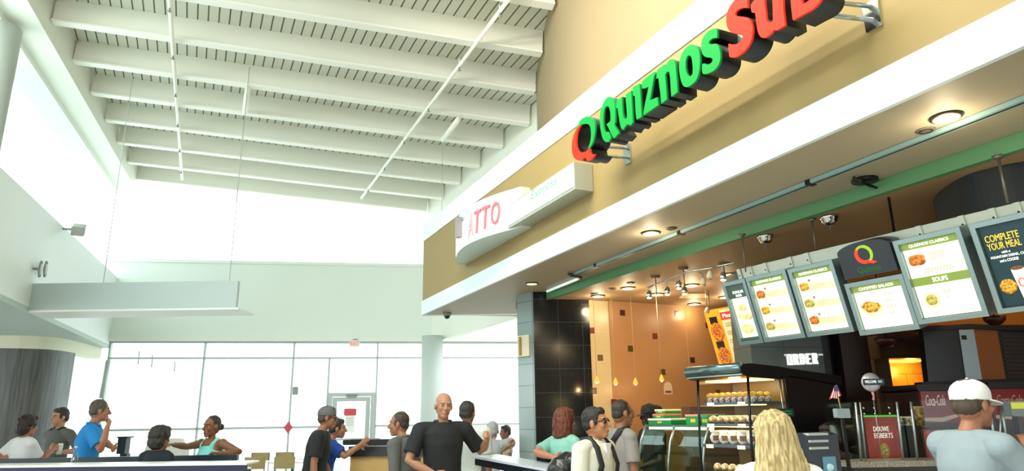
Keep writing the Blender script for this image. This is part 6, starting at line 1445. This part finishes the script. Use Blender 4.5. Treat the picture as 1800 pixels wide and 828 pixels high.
tb0 = make_table(); firstt = True
def table(px, Y, lb, z=None):
    global firstt
    P = ony(px, 795, Y); c = tb0 if firstt else copy_tree(tb0); firstt = False
    c.location = (P.x, P.y, 0); c['label'] = lb; c['category'] = 'table'; c['group'] = 'white cafe tables by the window'
table(440, 14.5, 'white cafe table between the two left wooden chairs'); table(516, 14.5, 'white cafe table between the two right wooden chairs'); table(563, 15.6, 'white cafe table half hidden behind the man in black')
table(395, 12.6, 'white cafe table under the outstretched hand of the woman in aqua'); table(842, 11.4, 'white cafe table behind the stooping person'); table(925, 10.9, 'white cafe table just left of the granite column')
# drink bottle on the rail
P = ony(183, 812, 8.05); t = thing('drink_bottle', 'clear bottle with a green label beside the elbow of the man in blue', 'bottle', tuple(P))
zz = 1.06
MB().lathe((P.x, P.y-.55, zz), [(.03, 0), (.034, .01), (.034, .15), (.026, .19), (.012, .23), (.012, .25)], 16).build('bottle_body', glass('bottle_clear', '#cfe0dc', .15), t)
MB().lathe((P.x, P.y-.55, zz+.05), [(.0345, 0), (.0352, .002), (.0352, .05), (.0345, .052)], 16).build('bottle_label', mat('label_green', '#3fae8a', .5), t); MB().lathe((P.x, P.y-.55, zz+.25), [(.014, 0), (.014, .018)], 12).build('bottle_cap', mat('cup_white', '#e8eaea', .4), t)
# drink cups held by the grey polo man
P = ony(104, 792, 9.3); t = thing('drink_cup', 'clear cup held between the man in grey and the person in white', 'cup', tuple(P)); MB().lathe(P-V(0, 0, .05), [(.028, 0), (.04, .12), (.036, .12), (.025, .01)], 16).build('cup_wall', mat('cup_clear_grey', '#c9cdc8', .2), t); MB().lathe(P+V(0, 0, .07), [(.042, 0), (.03, .02)], 14).build('cup_lid', mat('cup_white'), t)
# dark stand near the blue man
P = ony(215, 770, 10.2); t = thing('menu_stand', 'dark narrow stand top beside the elbow of the man in blue', 'stand', (P.x, P.y, 0))
MB().box(P.x-.06, P.x+.06, P.y, P.y+.12, P.z-.22, P.z).build('stand_box', DARKRAIL, t); MB().box(P.x-.07, P.x+.09, P.y-.02, P.y+.14, P.z, P.z+.02).build('stand_top', BLACKP, t); MB().box(P.x-.05, P.x+.05, P.y+.08, P.y+.18, 0, P.z-.22).build('stand_leg', DARKRAIL, t)
# pale chair/booth back behind the boy
P = ony(268, 796, 9.4); t = thing('booth_back', 'pale padded seat back with dark corner behind the boy', 'seat', (P.x, P.y, 0))
a = ony(252, 796, 9.4); b = ony(328, 796, 9.4); c = ony(263, 772, 9.4)
MB().prism(front(9.4), [[(a.x, 1.0), (b.x, 1.0), (b.x, a.z+.02), (b.x-.1, c.z), (c.x, c.z+.02), (a.x, a.z)]], -.08, 0).build('back_pad', mat('pad_pale', '#d5d6cc', .5), t); MB().fbox(front(9.4), a.x-.03, b.x+.03, 0, 1.02, -.1, .02).build('seat_base', DARKRAIL, t)
# hall side wall lamp box left of the column
P = ony(922, 607, 9.32)
a = lfc.at(912, 628); b = lfc.at(934, 588)
t = thing('wall_sconce', 'glowing framed wall lamp on the grey side of the granite column', 'lamp', tuple(lfc.p(a[0], a[1])))
MB().rbox(lfc, a[0]+.01, b[0]-.02, a[1], b[1], .001, .03, .01).build('sconce_frame', mat('sconce_pale', '#d5cdb0', .4), t); MB().fbox(lfc, a[0]+.05, a[0]+.09, a[1]+.02, b[1]-.02, .03, .045).build('sconce_glass', mat('sconce_amber', '#8a6a34', .3, emit=.25), t)
